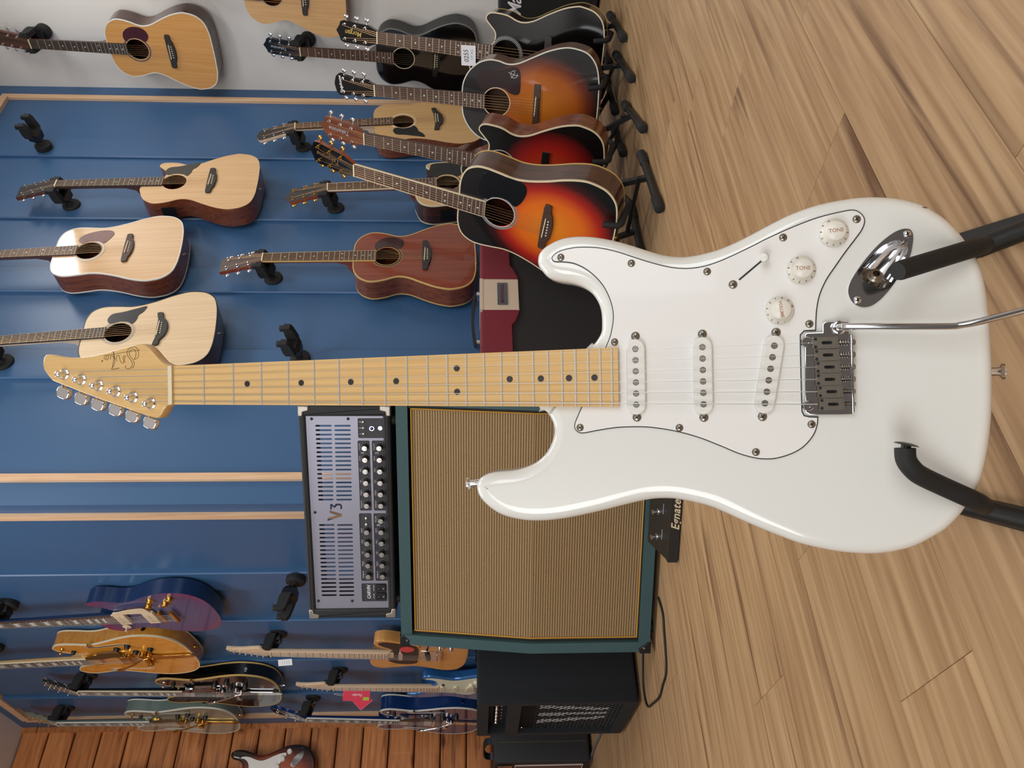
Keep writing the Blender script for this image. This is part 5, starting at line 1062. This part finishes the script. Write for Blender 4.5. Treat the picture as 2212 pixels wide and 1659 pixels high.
# footswitch in front of the cabinet
P0 = on_floor(1467, 1215); fs = thing('footswitch', 'low black footswitch pedal with cream script in front of the green cabinet', 'pedal', frame(P0, cX, cY, Z))
b = MB(); b.rings([[(x, 0, .004), (x, .135, .004), (x, .135, .058), (x, .028, .033), (x, 0, .031)] for x in (.33, 0)]); b.obj('case', black_gl if False else mat('black painted steel', S(30, 31, 32), .4), fs, 20)
cream_l = mat('cream print', S(220, 206, 170), .5)
text('lettering', 'Egnater', .031, cream_l, fs, frame((.145, -.0005, .016), (1, 0, 0), (0, 0, 1), (0, -1, 0)), shear=.35, bold=.0005, xs=1.0, spacing=1.06)
for x in (.04, .115, .19, .265):
    MB().lathe((x, .08, .044), (0, -.2, 1), [(0, .009), (.003, .009), (.003, .005), (.014, .005), (.015, .007), (.019, .007), (.020, 0)], 14).obj('stomp_button', chrome, fs)
    MB().box((x + .02, .05, .0395), (.03, .002, .0006)).obj('printed_line', print_w, fs)
for x in (.03, .3):
    for y in (.02, .11): MB().cyl((x, y, 0), (x, y, .005), .008, n=10).obj('foot', black_rub, fs)

# cables
def cable(label, pts, r, m):
    P = [on_floor(x, y, 0) + V((0, 0, r)) for x, y in pts]; o = P[0].copy(); ps = [p - o for p in P]
    ob = MB().tube(spline([tuple(p) for p in ps], 6, False), r, 8).obj('cable', m, None, 60); ob.location = o; return tag(ob, label, 'cable')
cable('black power cable looping out on the floor beside the green cabinet', [(1424, 1290), (1434, 1325), (1437, 1365), (1441, 1420), (1441, 1455), (1434, 1480), (1427, 1505), (1412, 1520), (1402, 1526), (1396, 1510), (1392, 1480), (1391, 1440), (1391, 1400)], .0035, black_rub)
cable('grey cable lying on the floor between the two black amplifiers', [(1322, 1545), (1305, 1575), (1292, 1603), (1284, 1622), (1276, 1650)], .006, mat('grey cable', S(96, 98, 100), .6))

# black bass combo
Pn = on_floor(1388, 1515); fdir = V((math.sin(R(-37)), math.cos(R(-37)), 0)); BW = .42
coX = -fdir; coY = Z.cross(coX)
comb = thing('bass_combo', 'black carpeted bass combo amplifier with white pronged mark on its grille', 'amplifier', frame(Pn + fdir * BW, coX, coY, Z))
carpet = mat('black carpet', S(24, 28, 33), .9, bump=.8, bscale=900); BH = .55; BD = .36
MB().rprism(rrect(0, .012, BW, BH, .012, 4), -BD, -.04, .01, 3).obj('cabinet', carpet, comb, mx=frame((0, 0, 0), (1, 0, 0), (0, 0, 1), (0, -1, 0)))
fr = frame((0, 0, 0), (1, 0, 0), (0, 0, 1), (0, -1, 0))
plate('front_frame', rrect(0, .012, BW, BH, .012, 4), [rrect(.03, .05, BW - .03, .40, .006), rrect(.025, .445, BW - .025, BH - .04, .004)], -.05, 0, carpet, comb, mx=fr)
bx((.02, .041, .45), (BW - .02, .046, BH - .035)).obj('control_panel', black_gl, comb)
for i in range(7):
    x = .1 + i * .045; MB().lathe((x, .04, .482), (0, -1, 0), [(0, .010), (.01, .010), (.018, .008), (.022, .006), (.022, 0)], 14).obj('knob', chrome, comb)
for i in range(9): MB().box((.08 + .04 * i, .0402, .462), (.012, .001, .003)).obj('printed_line', print_w, comb)
gs, wlines = MB(), MB(); N = 26; gx0, gx1, gz0, gz1 = .03, BW - .03, .05, .40
def in_mark(x, z):
    u = (x - gx0) / (gx1 - gx0); v_ = (z - gz0) / (gz1 - gz0)
    if not (.12 < v_ < .82): return False
    for c_, sl_ in ((.25, .10), (.52, .0), (.78, -.10)):
        cc = c_ + sl_ * (1 - (v_ - .12) / .7) * 1.2
        if abs(u - cc) < .055 * (.6 + .6 * v_): return True
    return False
st_ = .0135; rows = int((gz1 - gz0) / st_) + 1; cols = int((gx1 - gx0) / st_) + 1
for i in range(cols):
    for j in range(rows):
        x, z = gx0 + i * st_, gz0 + j * st_
        for dx in (-1, 1):
            x2, z2 = x + dx * st_, z + st_
            if x2 < gx0 - .001 or x2 > gx1 + .001 or z2 > gz1 + .001: continue
            if (i + j) % 2: continue
            (wlines if in_mark((x + x2) / 2, (z + z2) / 2) else gs).tube([(x, .018, z), (x2, .018, z2)], .0016, 4, False)
gs.obj('grille', black_met, comb); wlines.obj('grille_mark', mat('white grille paint', S(170, 170, 170), .5), comb)
bx((.03, .045, .05), (BW - .03, .05, .40)).obj('baffle', mat('dark baffle', S(36, 28, 26), .8), comb)
for x in (.05, BW - .05):
    for y in (.06, BD - .04): MB().cyl((x, y, 0), (x, y, .014), .014, n=12).obj('foot', black_rub, comb)
for x in (.04, BW - .04): MB().lathe((x, .017, .385), (0, -1, 0), [(0, .005), (.002, .004), (.002, 0)], 10).obj('screw', chrome, comb)
for k, x in enumerate((.1, .2, .3, .4)): MB().box((x, BD * .7, BH + .002), (.02, .03, .006)).obj('rear_jack', black_pl, comb)

# second black amplifier by the pine boards
Pn5 = on_floor(1283, 1644); f5 = dL; A5X = -dL; A5Y = Z.cross(A5X); W5 = .5; H5 = .47; D5 = .26
a5 = thing('combo_amplifier', 'black combo amplifier with brown grille cloth and strap handle by the pine boards', 'amplifier', frame(Pn5 + f5 * W5, A5X, A5Y, Z))
MB().rprism(rrect(0, .015, W5, H5, .012, 4), -D5, -.0, .008, 3).obj('cabinet', black_tol, a5, mx=fr)
brown_cl = stripe_cloth('brown grille cloth', S(66, 44, 40), S(126, 92, 84), S(96, 70, 62), .008)
MB().rprism(rrect(.03, .05, W5 - .03, H5 - .1, .004), -.004, .004, .001, 1, False).obj('grille_cloth', brown_cl, a5, mx=fr)
MB().tube([(.03, -.006, .05), (W5 - .03, -.006, .05), (W5 - .03, -.006, H5 - .1), (.03, -.006, H5 - .1)], .002, 6, closed=True).obj('piping', white_b, a5)
bx((.03, -.006, H5 - .085), (W5 - .03, .002, H5 - .02)).obj('control_panel', black_gl, a5)
MB().tube([(W5 + .0005, D5 * .35, .03), (W5 + .0005, D5 * .35, H5 - .02)], .0012, 5).obj('piping', mat('dull gold piping', S(96, 84, 56), .5), a5)
hd = MB(); hp2 = spline([(W5 * .22, D5 * .5, H5 + .0), (W5 * .27, D5 * .5, H5 + .035), (W5 * .5, D5 * .5, H5 + .045), (W5 * .73, D5 * .5, H5 + .035), (W5 * .78, D5 * .5, H5 + .0)], 5, False)
hd.rings([[(x, y - .016, z - .004), (x, y + .016, z - .004), (x, y + .016, z + .004), (x, y - .016, z + .004)] for x, y, z in hp2]); hd.obj('handle', black_rub, a5, 50)
for x in (W5 * .22, W5 * .78): MB().box((x, D5 * .5, H5 + .005), (.02, .036, .012)).obj('handle_bracket', chrome, a5)
for x in (.05, W5 - .05):
    for y in (.04, D5 - .04): MB().cyl((x, y, 0), (x, y, .017), .014, n=12).obj('foot', black_rub, a5)

# maroon and cream amplifier behind the red sunburst guitar
MO = .34; MP = K + nR * MO
def MD(x, y): p = hit(x, y, MP, nR); return ((p - K).dot(dR), p.z)
mc = MD(1085, 637)[0]; MWd = .62; MZ = MD(1037, 640)[1]
am = thing('maroon_amplifier', 'maroon and cream amplifier with black grille and metal name badge', 'amplifier', frame(K + nR * MO + dR * (mc - MWd / 2), dR, Z.cross(dR), Z))
maroon = mat('maroon tolex', S(118, 38, 50), .5, bump=.3, bscale=500); creamt = mat('cream tolex', S(206, 186, 164), .5, bump=.3, bscale=500); blk_cl = mat('black grille cloth', S(34, 32, 33), .75, bump=.4, bscale=900)
MB().rprism(rrect(0, .015, MWd, MZ, .008, 3), -.26, -.008, .006, 3).obj('cabinet', maroon, am, mx=fr)
def ML(pts): return [(MD(x, y)[0] - (mc - MWd / 2), MD(x, y)[1]) for x, y in pts]
bz = MD(1104, 640)[1]; hz2 = MD(1120, 640)[1]
hwc = (MD(1085, 604)[0] - MD(1085, 670)[0]) / 2; hwo = hwc + .07; cxm = MWd / 2; zz = MZ - .008
for s in (-1, 1):
    pp = [(cxm + s * hwc, zz), (cxm + s * (MWd / 2 - .004), zz), (cxm + s * (MWd / 2 - .004), bz), (cxm + s * hwo, bz), (cxm + s * (hwo - .02), (bz + hz2) / 2), (cxm + s * (hwc + .012), hz2), (cxm + s * hwc, hz2)]
    MB().rprism(pp, -.012, .004, .003, 2, False).obj('front_band', maroon, am, mx=fr)
MB().rprism([(cxm - hwc, zz), (cxm + hwc, zz), (cxm + hwc, hz2 - .001), (cxm - hwc, hz2 - .001)], -.012, .0045, .003, 2, False).obj('cream_band', creamt, am, mx=fr)
bx((cxm - hwc, -.006, MZ - .01), (cxm + hwc, .10, MZ + .0015)).obj('cream_top', creamt, am)
MB().rprism([(.012, .03), (MWd - .012, .03), (MWd - .012, hz2 + .03), (.012, hz2 + .03)], -.012, -.004, .001, 1, False).obj('grille_cloth', blk_cl, am, mx=fr)
bz0 = MD(1074, 637)[1]; bz1 = MD(1096, 637)[1]; bw = (MD(1085, 613)[0] - MD(1085, 660)[0]) / 2
badge = MB().rprism(rrect(cxm - bw, bz1, cxm + bw, bz0, .002, 2), .003, .0075, .001, 2, False).obj('badge', mat('dull metal badge', S(112, 116, 122), .4, .6), am, mx=fr)
text('lettering', 'MARSHALL', (bz0 - bz1) * .52, mat('badge letters', S(90, 40, 52), .5), badge, TR(cxm, (bz0 + bz1) / 2, .0077), bold=.0004, xs=(2 * bw * .9) / ((bz0 - bz1) * .52 * 5.2))
hd = MB(); hp2 = spline([(cxm - .12, .13, MZ + .002), (cxm - .11, .13, MZ + .018), (cxm, .13, MZ + .026), (cxm + .11, .13, MZ + .018), (cxm + .12, .13, MZ + .002)], 5, False)
hd.rings([[(x, y - .014, z - .005), (x, y + .014, z - .005), (x, y + .014, z + .005), (x, y - .014, z + .005)] for x, y, z in hp2]); hd.obj('handle', black_rub, am, 50)
for s in (-1, 1): MB().box((cxm + s * .118, .13, MZ + .006), (.016, .032, .012)).obj('handle_bracket', chrome, am)
for x in (.05, MWd - .05):
    for y in (.04, .22): MB().cyl((x, y, 0), (x, y, .017), .014, n=12).obj('foot', black_rub, am)

# black cabinet under the white wall
Pm = on_floor(1294, 30); bo = (Pm - ER).dot(nL)
def BD2(x, y): p = hit(x, y, ER + nL * bo, nL); return ((p - ER).dot(-dL), p.z)
s0_ = BD2(1200, 62)[0]; bzt = BD2(1078, 20)[1]
cb2 = thing('black_cabinet', 'black amplifier cabinet with white script logo against the white wall', 'amplifier', frame(ER + nL * bo - dL * s0_, -dL, Z.cross(-dL), Z))
MB().rprism(rrect(0, .012, .62, bzt, .012, 3), -min(.22, bo - .01), 0, .008, 3).obj('cabinet', black_tol, cb2, mx=fr)
MB().rprism(rrect(.025, .04, .595, bzt - .035, .004), -.004, .003, .001, 1, False).obj('grille_cloth', mat('black cloth', S(20, 22, 22), .8), cb2, mx=fr)
lx, lz = BD2(1113, 8); text('lettering', 'Marshall', .085, white_l, cb2, frame((lx - s0_ + .06, -.0045, lz), (1, 0, 0), (0, 0, 1), (0, -1, 0)), shear=.35, bold=.001, xs=.8, ext=.001)
for x in (.05, .57): MB().cyl((x, .04, 0), (x, .04, .014), .014, n=12).obj('foot', black_rub, cb2)
